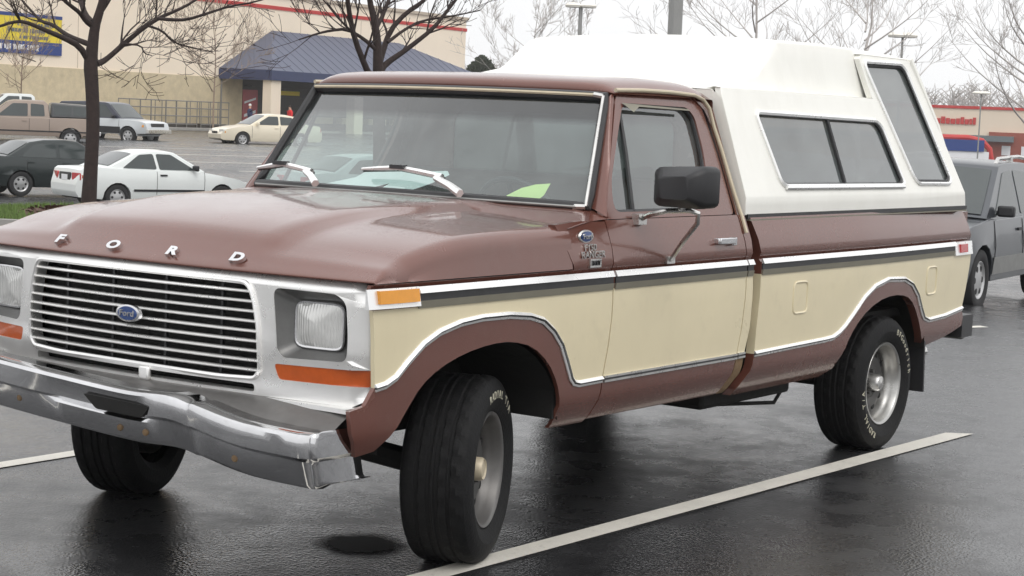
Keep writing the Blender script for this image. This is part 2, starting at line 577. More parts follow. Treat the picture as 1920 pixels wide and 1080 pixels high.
def rpoly(pts, r, n=3):
    """polygon with every corner rounded"""
    o = []
    k = len(pts)
    for i in range(k):
        p, a, b = Vector(pts[i]), Vector(pts[i - 1]), Vector(pts[(i + 1) % k])
        da, db = (a - p), (b - p)
        q = min(r, da.length * .45, db.length * .45)
        s, e = p + da.normalized() * q, p + db.normalized() * q
        for j in range(n + 1):
            t = j / n
            v = s * (1 - t) ** 2 + p * 2 * t * (1 - t) + e * t * t
            o.append((v.x, v.y))
    return o

def sheet(name, polys, mapf, mats, parent=None, acuts=(), bcuts=(), thick=0.02, ang=35, bothsides=False):
    """polys: list of (outer, holes, material index) in a plane (a, b); mapf(a, b, depth) -> 3-D; the rim is turned in by thick"""
    bm = bmesh.new()
    for outer, holes, mi in polys:
        if holes:
            loops = [[Vector((p[0], p[1], 0)) for p in outer]] + [[Vector((p[0], p[1], 0)) for p in h] for h in holes]
            flat = [p for l in loops for p in l]
            vs = [bm.verts.new(p) for p in flat]
            for t in tessellate_polygon(loops):
                try:
                    f = bm.faces.new([vs[i] for i in t])
                    f.material_index = mi
                except ValueError:
                    pass
        else:
            f = bm.faces.new([bm.verts.new((p[0], p[1], 0)) for p in outer])
            f.material_index = mi
    bmesh.ops.remove_doubles(bm, verts=bm.verts, dist=1e-5)
    for k, cuts in ((0, acuts), (1, bcuts)):
        for c in cuts:
            co, no = [0, 0, 0], [0, 0, 0]
            co[k], no[k] = c, 1
            bmesh.ops.bisect_plane(bm, geom=bm.verts[:] + bm.edges[:] + bm.faces[:], plane_co=co, plane_no=no, dist=1e-5)
    bmesh.ops.recalc_face_normals(bm, faces=bm.faces)
    if sum(f.normal.z * f.calc_area() for f in bm.faces) < 0:
        bmesh.ops.reverse_faces(bm, faces=bm.faces)
    if thick:
        be = [e for e in bm.edges if e.is_boundary]
        r = bmesh.ops.extrude_edge_only(bm, edges=be)
        for v in [g for g in r['geom'] if isinstance(g, bmesh.types.BMVert)]:
            v.co.z -= thick
    for v in bm.verts:
        v.co = Vector(mapf(v.co.x, v.co.y, -v.co.z))
    me = bpy.data.meshes.new(name)
    bm.to_mesh(me)
    bm.free()
    finish(me, ang)
    return link(name, me, parent, mats)

def frange(a, b, n):
    return [a + (b - a) * i / n for i in range(n + 1)]

def interp(x, xs, ys):
    if x <= xs[0]: return ys[0]
    for i in range(1, len(xs)):
        if x <= xs[i]:
            t = (x - xs[i - 1]) / (xs[i] - xs[i - 1])
            return ys[i - 1] + (ys[i] - ys[i - 1]) * t
    return ys[-1]

def sstep(t):
    t = max(0.0, min(1.0, t))
    return t * t * (3 - 2 * t)

def mirror_y(o, name=None):
    """a copy of a part on the other side of the centre line"""
    me = o.data.copy()
    me.transform(Matrix.Scale(-1, 4, (0, 1, 0)))
    me.flip_normals()
    c = bpy.data.objects.new(name or o.name.split('.')[0], me)
    COL.objects.link(c)
    c.parent = o.parent
    for md in o.modifiers:
        if md.type == 'BEVEL': bevel(c, md.width, md.segments, math.degrees(md.angle_limit))
    return c

def text_mesh(txt, size, depth, sx=1.0, bold=0.0):
    """lettering as a mesh lying in the xy plane, centred"""
    cu = bpy.data.curves.new('lettering', 'FONT')
    cu.body = txt
    cu.size = size
    cu.extrude = depth
    cu.offset = size * bold
    cu.align_x = 'CENTER'
    cu.align_y = 'CENTER'
    cu.resolution_u = 3
    o = bpy.data.objects.new('lettering', cu)
    COL.objects.link(o)
    dg = bpy.context.evaluated_depsgraph_get()
    me = bpy.data.meshes.new_from_object(o.evaluated_get(dg))
    bpy.data.objects.remove(o)
    bpy.data.curves.remove(cu)
    me.transform(Matrix.Scale(sx, 4, (1, 0, 0)))
    return me

# ================================================================== the setting
def dl(x, y):
    v = Vector((x - CAM.x, y - CAM.y, 0))
    return v.dot(AX), v.dot(RX)
def wp(d, l, z=0.0):
    p = CAM + AX * d + RX * l
    return Vector((p.x, p.y, z))
def terrain_dl(d, l):
    """the lot dips gently behind the truck and rises again to the store"""
    z = -.86 * sstep((d - 12) / 33) + .86 * sstep((d - 50) / 26)
    z -= .20 * sstep((l - 1.5) / 4) * sstep((d - 12) / 9) * (1 - sstep((d - 45) / 30))
    z -= 1.2 * sstep((l - 18) / 14) * sstep((d - 70) / 90)
    z -= .5 * sstep((-l - 20) / 10) * sstep((d - 85) / 10) * (1 - sstep((d - 95) / 10)) * 0
    return z
def ground_z(x, y): return terrain_dl(*dl(x, y))

ds = [-60, -30, -15, -8] + frange(-4, 14, 9) + frange(15.5, 80, 43) + frange(84, 180, 24) + [200, 230, 280, 350, 500, 800, 1500, 2600]
ls = [-2000, -900, -400, -200, -120, -90] + frange(-75, -26, 14) + frange(-24, 24, 24) + frange(27.5, 76.5, 14) + [90, 130, 200, 400, 900, 2000]
vs, fs = [], []
for d in ds:
    for l in ls:
        p = wp(d, l)
        vs.append((p.x, p.y, terrain_dl(d, l)))
nl = len(ls)
for i in range(len(ds) - 1):
    for j in range(nl - 1):
        fs.append((i * nl + j, i * nl + j + 1, (i + 1) * nl + j + 1, (i + 1) * nl + j))
g = MB().add(vs, fs)
tag(g.build('parking_lot', ('asphalt',), None, ang=None), kind='structure')

def painted_line(p0, p1, w0, w1, lift=.004, skew=0.0):
    n = max(2, int((Vector(p1) - Vector(p0)).length / .5))
    a, b = Vector((p0[0], p0[1], 0)), Vector((p1[0], p1[1], 0))
    t = (b - a).normalized()
    nrm = Vector((-t.y, t.x, 0))
    vs = []
    for i in range(n + 1):
        c = a.lerp(b, i / n)
        ww = (w0 + (w1 - w0) * i / n) / 2
        for s_ in (-1, 1):
            q = c + nrm * ww * s_ + t * (skew * s_ if i == n else 0)
            vs.append((q.x, q.y, ground_z(q.x, q.y) + lift))
    mb = MB().add(vs, [(2 * i, 2 * i + 1, 2 * i + 3, 2 * i + 2) for i in range(n)])
    return tag(mb.build('parking_line', ('line',), None), kind='structure')
painted_line((2.2, .860), (-4.185, 1.052), .098, .118, skew=-.045)
painted_line((2.2, -1.60), (-4.3, -1.575), .10, .10)
painted_line((-9.6, -1.43), (-15.0, -1.30), .12, .12)
painted_line((-9.6, -4.1), (-15.0, -4.0), .12, .12)
painted_line((-9.6, 1.3), (-15.0, 1.4), .12, .12)
for k in range(7):                                # stall lines of the far rows
    b = wp(52 + 3.0 * k, -2.5 - 2.2 * k)
    e = b + RX * 5.0 + AX * 1.0
    painted_line(b, e, .13, .13)
for k in range(4):
    b = wp(27 + 1.6 * k, 3.5 + 2.6 * k)
    painted_line(b, b + Vector((-4.6, 0, 0)), .12, .12)
# near-black matt patch by the front wheel, fading out at its rim
pt = []
for i in range(26):
    a = 2 * math.pi * i / 26
    q = 1 + .10 * math.sin(3 * a) + .06 * math.sin(7 * a + 1)
    c = wp(*dl(.02, .45))
    p = c + RX * .21 * q * math.cos(a) + AX * .24 * q * math.sin(a)
    pt.append((p.x - c.x, p.y - c.y, 0))
po = tag(MB().add(pt, [tuple(range(26))]).build('dark_patch', ('darkpatch',), None), kind='structure')
po.location = (c.x, c.y, .004)

# planted island with kerb
IC = wp(31.0, -6.6)
def isl(a, k):
    rx, ry = 4.4 * k, 2.6 * k
    p = IC + RX * rx * math.copysign(abs(math.cos(a)) ** .7, math.cos(a)) + AX * ry * math.copysign(abs(math.sin(a)) ** .7, math.sin(a))
    return p
N = 56
mb = MB()
vs = []
for k, h in ((1.0, -.05), (1.0, .14), (.965, .15), (.95, .13)):
    for i in range(N):
        p = isl(2 * math.pi * i / N, k)
        vs.append((p.x, p.y, ground_z(p.x, p.y) + h))
mb.add(vs, [(r * N + i, r * N + (i + 1) % N, (r + 1) * N + (i + 1) % N, (r + 1) * N + i) for r in range(3) for i in range(N)])
tag(mb.build('island_kerb', ('kerb',), None), kind='structure')
def isl_h(p):
    q = p - IC
    rr = math.hypot(q.dot(RX) / 4.4, q.dot(AX) / 2.6)
    return ground_z(p.x, p.y) + .12 + .24 * (1 - sstep(rr))
mb = MB()
vs, fs = [], []
KR = [.955, .8, .6, .4, .2, .02]
for k in KR:
    for i in range(N):
        p = isl(2 * math.pi * i / N, k)
        vs.append((p.x, p.y, isl_h(p)))
fs = [(r * N + i, r * N + (i + 1) % N, (r + 1) * N + (i + 1) % N, (r + 1) * N + i) for r in range(len(KR) - 1) for i in range(N)]
tag(mb.add(vs, fs).build('island_soil', ('mulch',), None), kind='structure')
# grass blades on the left part of the island
rnd = random.Random(5)
vs, fs = [], []
cnt = 0
while cnt < 9000:
    a, k = rnd.uniform(0, 2 * math.pi), math.sqrt(rnd.random()) * .95
    p = isl(a, k)
    lx = (p - IC).dot(RX)
    if lx > -1.15 + .35 * math.sin((p - IC).dot(AX) * 2.1) + rnd.gauss(0, .12): continue
    z = isl_h(p)
    h = rnd.uniform(.05, .12)
    t = Vector((rnd.uniform(-1, 1), rnd.uniform(-1, 1), 0)).normalized() * .012
    ln = Vector((rnd.uniform(-.03, .03), rnd.uniform(-.03, .03), h))
    b = Vector((p.x, p.y, z - .005))
    n0 = len(vs)
    vs += [b - t, b + t, b + ln]
    fs.append((n0, n0 + 1, n0 + 2))
    cnt += 1
tag(MB().add(vs, fs).build('grass', ('grass',), None, recalc=False), 'short green grass on the parking island beside the dark car', 'grass', kind='stuff')
# wood chips round the tree
vs, fs = [], []
for _ in range(2500):
    a, k = rnd.uniform(0, 2 * math.pi), math.sqrt(rnd.random()) * .93
    p = isl(a, k)
    if (p - IC).dot(RX) < -1.4: continue
    z = isl_h(p)
    c = Vector((p.x, p.y, z + .012))
    u = Vector((rnd.uniform(-1, 1), rnd.uniform(-1, 1), rnd.uniform(-.3, .5))).normalized() * rnd.uniform(.03, .07)
    v = u.orthogonal().normalized() * .015
    n0 = len(vs)
    vs += [c - u - v, c + u - v, c + u + v, c - u + v]
    fs.append((n0, n0 + 1, n0 + 2, n0 + 3))
tag(MB().add(vs, fs).build('bark_mulch', ('mulch',), None, recalc=False), 'brown bark mulch round the foot of the bare tree', 'mulch', kind='stuff')

# ================================================================== the pickup truck
truck = empty('pickup_truck')
tag(truck, 'brown and cream two-tone pickup truck carrying a white camper shell in the foreground', 'pickup truck')

PZ = [.40, .43, .46, .53, .56, .75, .9, 1.0, 1.015, 1.045, 1.1, 1.19, 1.25]
PY = [.90, .925, .95, .985, .992, 1.0, 1.003, 1.0, .987, 1.0, .992, .965, .94]
def yside(x, z):
    t = max(0.0, -3.0 - x) / 1.35
    f = max(0.0, x - 0.45)
    return interp(z, PZ, PY) - .045 * t ** 1.5 - 0.25 * f * f
def side(x, z, d): return (x, yside(x, z) - d, z)
ZC = [.43, .445, .46, .5, .53, .545, .56, .6, .65, .7, .75, .8, .85, .9, .95, 1.0, 1.008, 1.015, 1.03, 1.045, 1.07, 1.1, 1.13, 1.16]

LT_F = [(-.708, .607), (-.549, .605), (-.515, .612), (-.493, .632), (-.453, .70), (-.413, .763), (-.357, .816), (-.286, .859), (-.201, .88),
        (-.071, .892), (.086, .893), (.206, .884), (.322, .86), (.406, .826), (.487, .771), (.539, .728), (.587, .707), (.632, .70)]
AR_F = [(.666, .475), (.587, .486), (.522, .548), (.47, .612), (.404, .685), (.307, .738), (.176, .776), (.025, .797), (-.102, .797),
        (-.235, .768), (-.341, .701), (-.41, .617), (-.44, .535), (-.448, .441)]
AR_F = [AR_F[0]] + smooth_loop(AR_F[1:-1], 1, False) + [AR_F[-1]]
LT_R = [(-1.925, .604), (-2.256, .61), (-2.603, .615), (-2.686, .619), (-2.75, .637), (-2.808, .664), (-2.895, .719), (-2.999, .789), (-3.114, .837),
        (-3.27, .863), (-3.476, .855), (-3.589, .823), (-3.673, .766), (-3.748, .68), (-3.788, .641), (-3.862, .622), (-4.096, .628), (-4.364, .651)]
AR_R = [(-2.72, .425), (-2.80, .46), (-2.841, .565), (-2.937, .66), (-3.071, .733), (-3.254, .777), (-3.457, .779), (-3.59, .75), (-3.699, .666), (-3.793, .544), (-3.88, .474)]
AR_R = [AR_R[0]] + smooth_loop(AR_R[1:-1], 1, False) + [AR_R[-1]]

# ---- front fenders
cream = [(.655, .95), (-.745, .95), (-.744, .83), (-.731, .729)] + LT_F + [(.640, .78), (.645, .86)]
lower = [(.632, .70)] + LT_F[::-1][1:] + [(-.703, .528), (-.69, .47), (-.68, .438)] + AR_F[::-1] + [(.72, .56), (.735, .632), (.67, .645)]
upper = [(.655, .95), (.655, 1.03), (-.745, 1.03), (-.745, .95)]
cowlside = [(-.487, 1.03), (-.745, 1.03), (-.742, 1.10), (-.735, 1.17), (-.73, 1.20), (-.56, 1.205), (-.395, 1.195), (-.425, 1.13)]
XF = frange(-.7, .7, 22)
fen = sheet('front_fender', [(upper, [], 0), (cream, [], 1), (lower, [], 0)], side, ('brown', 'cream'), truck, XF, ZC, .016)
cow = sheet('cowl_side', [(cowlside, [], 0)], side, ('brown',), truck, XF, ZC, .03)
fen2 = mirror_y(fen)
cow2 = mirror_y(cow)

def ribbon(name, pts, offs, mats, parent, lift=.006, sidefn=yside, sign=1):
    """flat moulding strips following a line on the body side; offs: list of (o0, o1, material, lift) across the line"""
    mb = MB()
    n = len(pts)
    for o0, o1, mi, lf in offs:
        vs = []
        for i in range(n):
            a, b = pts[max(0, i - 1)], pts[min(n - 1, i + 1)]
            tx, tz = b[0] - a[0], b[1] - a[1]
            l = math.hypot(tx, tz)
            nx, nz_ = -tz / l, tx / l
            l0, l1 = lf if isinstance(lf, tuple) else (lf, lf)
            for o, dl in ((o0, 0), (o0, l0), (o1, l1), (o1, 0)):
                x, z = pts[i][0] + nx * o, pts[i][1] + nz_ * o
                vs.append((x, sign * (sidefn(pts[i][0], pts[i][1]) + dl), z))
        fs = []
        for i in range(n - 1):
            for j in range(3):
                fs.append((i * 4 + j, i * 4 + j + 1, (i + 1) * 4 + j + 1, (i + 1) * 4 + j))
        fs += [(0, 1, 2, 3), tuple((n - 1) * 4 + j for j in (3, 2, 1, 0))]
        mb.add(vs, fs, mi)
    return mb.build(name, mats, parent, ang=40)

def belt(parent, x0, x1, sign=1):
    n = max(2, int(abs(x1 - x0) / .1))
    pts = [(x0 + (x1 - x0) * i / n, .982) for i in range(n + 1)]
    yb = lambda x, z: 1.001 - (yside(0, .98) - yside(x, .98))
    ribbon('belt_moulding', pts, [(-.035, -.014, 0, (.003, .014)), (-.014, .012, 1, .006), (.012, .036, 2, (.010, .006))], ('trim', 'blackrub', 'dulltrim'), parent, sidefn=yb, sign=sign)
for fo, sg in ((fen, 1), (fen2, -1)):
    belt(fo, .44, -.742, sg)
    ribbon('lower_moulding', LT_F, [(-.013, -.005, 0, (.005, .008)), (-.005, .002, 1, .005), (.002, .012, 0, (.013, .004))], ('trim', 'blackrub'), fo, sign=sg)
    mk = MB()                                     # chrome frame of the side marker
    for (x0, x1, z0, z1, lf) in ((.688, .44, .955, 1.018, .008),):
        n = 6
        pts = [(x0 + (x1 - x0) * i / n, (z0 + z1) / 2) for i in range(n + 1)]
        o = ribbon('marker_frame', pts, [(-(z1 - z0) / 2, (z1 - z0) / 2, 0, (.004, .016))], ('trim',), fo, sign=sg)
    pts = [(.645 + (.455 - .645) * i / 4, .992) for i in range(5)]
    ribbon('side_marker', pts, [(-.021, .021, 0, (.018, .024))], ('amber',), fo, sign=sg)

# fender badge: oval and raised lettering
ov = MB()
ov.lathe([(0, .010), (.030, .009), (.033, .004), (.033, 0)], 24, 0, Matrix.Translation((-.575, yside(-.575, 1.15), 1.150)) @ Matrix.Diagonal((1.5, 1, .75, 1)))
ov.lathe([(0, .012), (.026, .0105)], 24, 1, Matrix.Translation((-.575, yside(-.575, 1.15), 1.150)) @ Matrix.Diagonal((1.5, 1, .75, 1)))
ov.build('oval_badge', ('alu', 'blueoval'), fen)
def side_text(txt, size, x, z, m, parent, name, sx=1.0, extra=None):
    me = text_mesh(txt, size, .003, sx)
    # reading direction runs towards the rear when seen from the left side
    me.transform(Matrix(((-1, 0, 0, x), (0, 0, 1, yside(x, z) + .004), (0, 1, 0, z), (0, 0, 0, 1))))
    return link(name, me, parent, (m,))
side_text('Ford', .028, -.575, 1.150, 'alu', fen, 'badge_script', 1.2).location = (0, .010, 0)
side_text('F150', .036, -.590, 1.108, 'alu', fen, 'badge_lettering', 1.15)
side_text('RANGER', .036, -.605, 1.082, 'alu', fen, 'badge_lettering', 1.15)
bb = MB(); bb.box((-.615, yside(-.61, 1.052) + .003, 1.051), (.075, .008, .032)); bb.build('badge_plate', ('alu',), fen)
side_text('XLT', .026, -.615, 1.051, 'blackrub', fen, 'badge_lettering', 1.2).location = (0, .006, 0)

# ---- hood, a clamshell that wraps down to the side moulding
HX = [-.47, -.2, .1, .3, .45, .55, .60, .645, .69, .722, .735, .735]
HZ = [1.262, 1.258, 1.246, 1.226, 1.203, 1.178, 1.155, 1.118, 1.080, 1.055, 1.043, 1.036]
def smooth_curve(xs, zs, n):
    pts = list(zip(xs, zs))
    o = []
    for i in range(len(pts) - 1):
        p0, p1, p2, p3 = pts[max(0, i - 1)], pts[i], pts[i + 1], pts[min(len(pts) - 1, i + 2)]
        for k in range(n):
            t = k / n
            o.append(tuple(.5 * ((2 * p1[j]) + (-p0[j] + p2[j]) * t + (2 * p0[j] - 5 * p1[j] + 4 * p2[j] - p3[j]) * t * t + (-p0[j] + 3 * p1[j] - 3 * p2[j] + p3[j]) * t ** 3) for j in (0, 1)))
    o.append(pts[-1])
    return o
HC = smooth_curve(HX, HZ, 4)
def hood_section(x, zc):
    """half section: list of (y, z) from the centre to the lower side edge"""
    zb = 1.034
    crown = .042 * min(1, (zc - zb) / .14)
    pts = []
    lift = .026 * sstep((zc - 1.085) / .09)
    r = min(.075, max(.004, (zc - crown - zb) * .75))
    yr = .992 - r * .8
    for i in range(27):
        y = yr * i / 26
        z = zc - crown * (y / .9) ** 2 + lift * (1 - sstep((y - .47) / .09)) - lift
        pts.append((y, z))
    z0 = pts[-1][1]
    for i in range(1, 8):
        a = math.pi / 2 * i / 7
        pts.append((yr + r * .75 * math.sin(a), z0 - r * (1 - math.cos(a)) * .9))
    z1, y1 = pts[-1][1], pts[-1][0]
    for t in (.35, .7, 1.0):
        pts.append((y1 + (.999 - y1) * t, z1 + (min(zb, z1) - z1) * t if z1 > zb else z1 - .002 * t))
    return pts
hm = MB()
rows = []
for x, zc in HC:
    half = hood_section(x, zc)
    full = [(-y, z) for y, z in half[::-1]] + half[1:]
    g = sstep((x - .1) / .5)
    rows.append([(x - .085 * y * y * g - .02 * (1 - g) * 0, y, z) for y, z in full])
nn = len(rows[0])
for k, x in enumerate(rows[0]): pass
fs = [(i * nn + j, i * nn + j + 1, (i + 1) * nn + j + 1, (i + 1) * nn + j) for i in range(len(rows) - 1) for j in range(nn - 1)]
# rear edge of the hood follows the cowl line: sides start further back, turned down
rr0 = []
for (x, y, z) in rows[0]:
    rr0.append((x + .0 , y, z - .03))
hm.add([p for r in [rr0] + rows for p in r], [(i * nn + j, i * nn + j + 1, (i + 1) * nn + j + 1, (i + 1) * nn + j) for i in range(len(rows)) for j in range(nn - 1)])
hood = hm.build('hood', ('brown',), truck, ang=50)

# FORD letters on the sloping nose
for k, ch in zip((1.5, .5, -.5, -1.5), 'DROF'):
    me = text_mesh(ch, .052, .007, 1.5, .05)
    y = k * .29
    x0 = .7 - .085 * y * y + .004
    nrm = Vector((.66, 0, .75)).normalized()
    upv = Vector((-.75, 0, .66)).normalized()
    rt = upv.cross(nrm)      # reading direction for someone in front of the truck
    pos = Vector((x0, y, 1.0725 + .0)) + nrm * .004
    me.transform(Matrix(((rt.x, upv.x, nrm.x, pos.x), (rt.y, upv.y, nrm.y, pos.y), (rt.z, upv.z, nrm.z, pos.z), (0, 0, 0, 1))))
    o = link('letter', me, hood, ('chrome',))
    o['label'] = 'chrome letter ' + ch

# ---- cowl between hood and windshield
def ws_bottom(y): return (-.60 - .185 * (y / .86) ** 2, y, 1.245 + .01 * (1 - (y / .86) ** 2))
def ws_top(y): return (-.94 - .09 * (y / .75) ** 2, y, 1.676 - .006 * (y / .75) ** 2)
cw = MB()
def cowl(u, v):
    y = -.975 + 1.95 * v
    a = abs(y)
    yb = max(-.86, min(.86, y))
    B = Vector(ws_bottom(yb)) + Vector((.0, 0, -.006))
    if a > .86: B = B.lerp(Vector((-.785, math.copysign(.952, y), 1.208)), (a - .86) / .115)
    F = Vector((-.468, y, 1.262 - .042 * (a / .9) ** 2 - .026 * sstep((a - .47) / .09) - .006))
    p = F.lerp(B, u)
    p.z += .008 * math.sin(math.pi * u)
    return p
cw.grid(cowl, 6, 40)
cw.build('cowl', ('brown',), truck, ang=60)

# ---- doors
DF = [(-.752, .95), (-.751, .83), (-.739, .729), (-.716, .607), (-.711, .528), (-.698, .47), (-.688, .45)]   # front edge down
dcream = [(-.752, .95)] + [p for p in DF[1:4]] + [(-1.762, .610), (-1.785, .72), (-1.80, .85), (-1.80, .95)]
dlower = [DF[3], DF[4], DF[5], DF[6], (-1.70, .445), (-1.745, .53), (-1.762, .610)]
dupper = [(-.752, .95), (-1.80, .95), (-1.80, 1.03), (-1.785, 1.12), (-1.772, 1.205), (-.737, 1.205), (-.744, 1.12), (-.752, 1.03)]
XD = frange(-.75, -1.8, 14)
door = sheet('door', [(dupper, [], 0), (dcream, [], 1), (dlower, [], 0)], side, ('brown', 'cream'), truck, XD, ZC + [1.19], .035)
door2 = mirror_y(door)
# upper door frame with the window opening
KS = (.945 - .768) / .48
def yup(z): return .945 - (z - 1.2) * KS
fr_out = rpoly([(-.768, 1.207), (-.835, 1.32), (-1.075, 1.688), (-1.66, 1.692), (-1.735, 1.655), (-1.765, 1.45), (-1.772, 1.207)], .03)
fr_in = rpoly([(-.835, 1.232), (-.868, 1.345), (-1.105, 1.652), (-1.61, 1.648), (-1.655, 1.61), (-1.652, 1.46), (-1.60, 1.30), (-1.57, 1.232)], .05, 4)
def upm(x, z, d): return (x, yup(z) + .004 - d, z)
ZU = frange(1.24, 1.68, 8)
for dr, sg in ((door, 1), (door2, -1)):
    o = sheet('window_frame', [(fr_out, [fr_in], 0)], upm, ('brown',), dr, [], ZU, .045)
    if sg < 0:
        o2 = mirror_y(o); bpy.data.objects.remove(o); o = o2
    def gm(x, z, d, sg=sg): return (x, sg * (yup(z) - .022 - d), z)
    main = [(-.99, 1.222), (-1.10, 1.66), (-1.66, 1.655), (-1.665, 1.46), (-1.60, 1.222)]
    vent = [(-.83, 1.222), (-.86, 1.345), (-1.085, 1.655), (-.985, 1.222)]
    sheet('door_glass', [(main, [], 0)], gm, ('sglass',), dr, [], [], 0)
    sheet('vent_glass', [(vent, [], 0)], gm, ('sglass',), dr, [], [], 0)
    mb = MB(); mb.tube([(-.992, sg * (yup(1.225) - .012), 1.225), (-1.055, sg * (yup(1.45) - .012), 1.45), (-1.095, sg * (yup(1.655) - .012), 1.655)], .010, 6)
    mb.build('vent_divider', ('blackrub',), dr)
    lp = [(x, sg * (yup(z) - .012), z) for x, z in fr_in]
    mb = MB(); mb.tube(lp, .009, 6, closed=True); mb.build('window_seal', ('blackrub',), dr)
    belt(dr, -.758, -1.796, sg)
    ribbon('lower_moulding', [(-.718, .607), (-1.762, .609)], [(-.011, -.003, 0, .008), (-.003, .005, 1, .005), (.005, .013, 0, .008)], ('alu', 'blackrub'), dr, sign=sg)
    # push-button handle
    mb = MB()
    y0 = yside(-1.6, 1.10)
    mb.box((-1.60, sg * (y0 + .022), 1.104), (.13, .014, .026))
    mb.box((-1.54, sg * (y0 + .008), 1.104), (.02, .03, .024))
    mb.box((-1.665, sg * (y0 + .010), 1.100), (.035, .03, .034))
    bevel(mb.build('door_handle', ('chrome',), dr), .004, 2)
# rain visor scrap above the driver's window
mb = MB()
mb.add([(-1.095, yup(1.652) + .008, 1.652), (-1.16, yup(1.65) + .016, 1.650), (-1.60, yup(1.642) + .016, 1.641), (-1.60, yup(1.63) + .020, 1.634), (-1.19, yup(1.635) + .024, 1.640), (-1.13, yup(1.60) + .024, 1.617)],
       [(0, 1, 4, 5), (1, 2, 3, 4)])
mb.build('rain_visor', ('dulltrim',), door)

# ---- cab: rear corners, roof, pillars, back wall
ccorner = [(-1.807, .95), (-1.807, 1.03), (-1.792, 1.12), (-1.779, 1.205), (-1.835, 1.205), (-1.848, 1.12), (-1.858, 1.03), (-1.862, .95)]
ccream = [(-1.807, .95), (-1.807, .85), (-1.792, .72), (-1.769, .610), (-1.832, .610), (-1.862, .72), (-1.868, .85), (-1.862, .95)]
clow = [(-1.769, .610), (-1.752, .53), (-1.708, .445), (-1.76, .445), (-1.818, .53), (-1.832, .610)]
cc = sheet('cab_corner', [(ccorner, [], 0), (ccream, [], 1), (clow, [], 2)], side, ('brown', 'cream', 'rust'), truck, [], ZC + [1.19], .05)
cc2 = mirror_y(cc)
for o, sg in ((cc, 1), (cc2, -1)):
    belt(o, -1.808, -1.858, sg)
    ribbon('lower_moulding', [(-1.770, .610), (-1.832, .611)], [(-.011, -.003, 0, .008), (-.003, .005, 1, .005), (.005, .013, 0, .008)], ('alu', 'blackrub'), o, sign=sg)
rk = MB()
for sg in (1, -1):
    rk = MB(); rk.box((-1.15, sg * .89, .458), (1.14, .06, .03)); rk.build('rocker_sill', ('under',), truck)

RP = smooth_curve([-.962, -.952, -.965, -1.01, -1.10, -1.3, -1.5, -1.68, -1.79, -1.838, -1.845], [1.682, 1.705, 1.728, 1.746, 1.757, 1.765, 1.766, 1.760, 1.742, 1.70, 1.64], 3)
rf = MB()
def roof_pt(i, v):
    x, zc = RP[i]
    t = -1 + 2 * v
    a = abs(t)
    ry = .788
    y = ry * math.copysign(min(1, a * 1.0), t)
    edge = (a ** 20)
    z = zc - .008 * a * a - edge * max(0.0, (zc - 1.692)) * .95
    if zc < 1.692: z = zc - .004 * a * a
    bow = .09 * (y / .75) ** 2 * sstep((x + 1.45) / .45)
    back = .02 * (y / .75) ** 2 * sstep((-1.6 - x) / .2)
    return Vector((x - bow + back, y, z))
nr, nv = len(RP), 48
vs = [roof_pt(i, j / nv) for i in range(nr) for j in range(nv + 1)]
rf.add(vs, [(i * (nv + 1) + j, (i + 1) * (nv + 1) + j, (i + 1) * (nv + 1) + j + 1, i * (nv + 1) + j + 1) for i in range(nr - 1) for j in range(nv)])
roof = rf.build('cab_roof', ('brown',), truck, ang=60)
# head lining closes the roof from below
mb = MB(); mb.box((-1.42, 0, 1.672), (.78, 1.46, .012)); mb.build('head_lining', ('interior',), roof)
for sg in (1, -1):
    # drip rail over the door and down the rear pillar
    gp = [(-1.045, .786, 1.700), (-1.25, .787, 1.706), (-1.47, .787, 1.706), (-1.66, .789, 1.700), (-1.725, .793, 1.685), (-1.762, .806, 1.648), (-1.777, .825, 1.57), (-1.788, .860, 1.477), (-1.797, .925, 1.30), (-1.803, .965, 1.20), (-1.806, .990, 1.13)]
    mb = MB(); mb.tube([(x, sg * y, z) for x, y, z in gp], .0085, 8); mb.build('drip_rail', ('tan_lip',), roof)
    # front pillar between windshield and door
    mb = MB()
    def pil(u, v, sg=sg):
        a = Vector(ws_bottom(.862)).lerp(Vector(ws_top(.758)), v)
        zz = 1.215 + (1.698 - 1.215) * v
        b = Vector((-.775 - .295 * v, yup(zz) + .002, zz))
        p = a.lerp(b, u)
        bul = math.sin(math.pi * u) * .008
        p += Vector((.6, .8, 0)) * bul
        return Vector((p.x, sg * p.y, p.z))
    mb.grid(pil, 6, 14)
    mb.build('front_pillar', ('brown',), truck, ang=60)
    # rear pillar
    mb = MB()
    def rp(u, v, sg=sg):
        zz = 1.20 + (1.705 - 1.20) * v
        x0 = interp(zz, [1.2, 1.45, 1.62, 1.66, 1.705], [-1.775, -1.772, -1.758, -1.735, -1.60])
        x = x0 + (-1.845 - x0) * u
        y = yup(zz) + .008 - .02 * u * u - (.05 * max(0, u - .8) / .2)
        return Vector((x, sg * y, zz))
    mb.grid(rp, 8, 16)
    mb.build('rear_pillar', ('brown',), truck, ang=60)
bw_out = [(-.93, .55), (.93, .55), (.96, 1.15), (.93, 1.25), (.77, 1.68), (-.77, 1.68), (-.93, 1.25), (-.96, 1.15)]
bw_in = rrect(-.60, .60, 1.28, 1.60, .06)
sheet('cab_back_wall', [(bw_out, [bw_in], 0)], lambda a, b, d: (-1.835 + d * .5, a, b), ('brown',), truck, [], [], .02)
sheet('back_window', [(bw_in, [], 0)], lambda a, b, d: (-1.832, a, b), ('tglass',), truck, [], [], 0)
mb = MB(); mb.box((-1.15, 0, .52), (1.4, 1.8, .04)); mb.build('cab_floor', ('darkint',), truck)

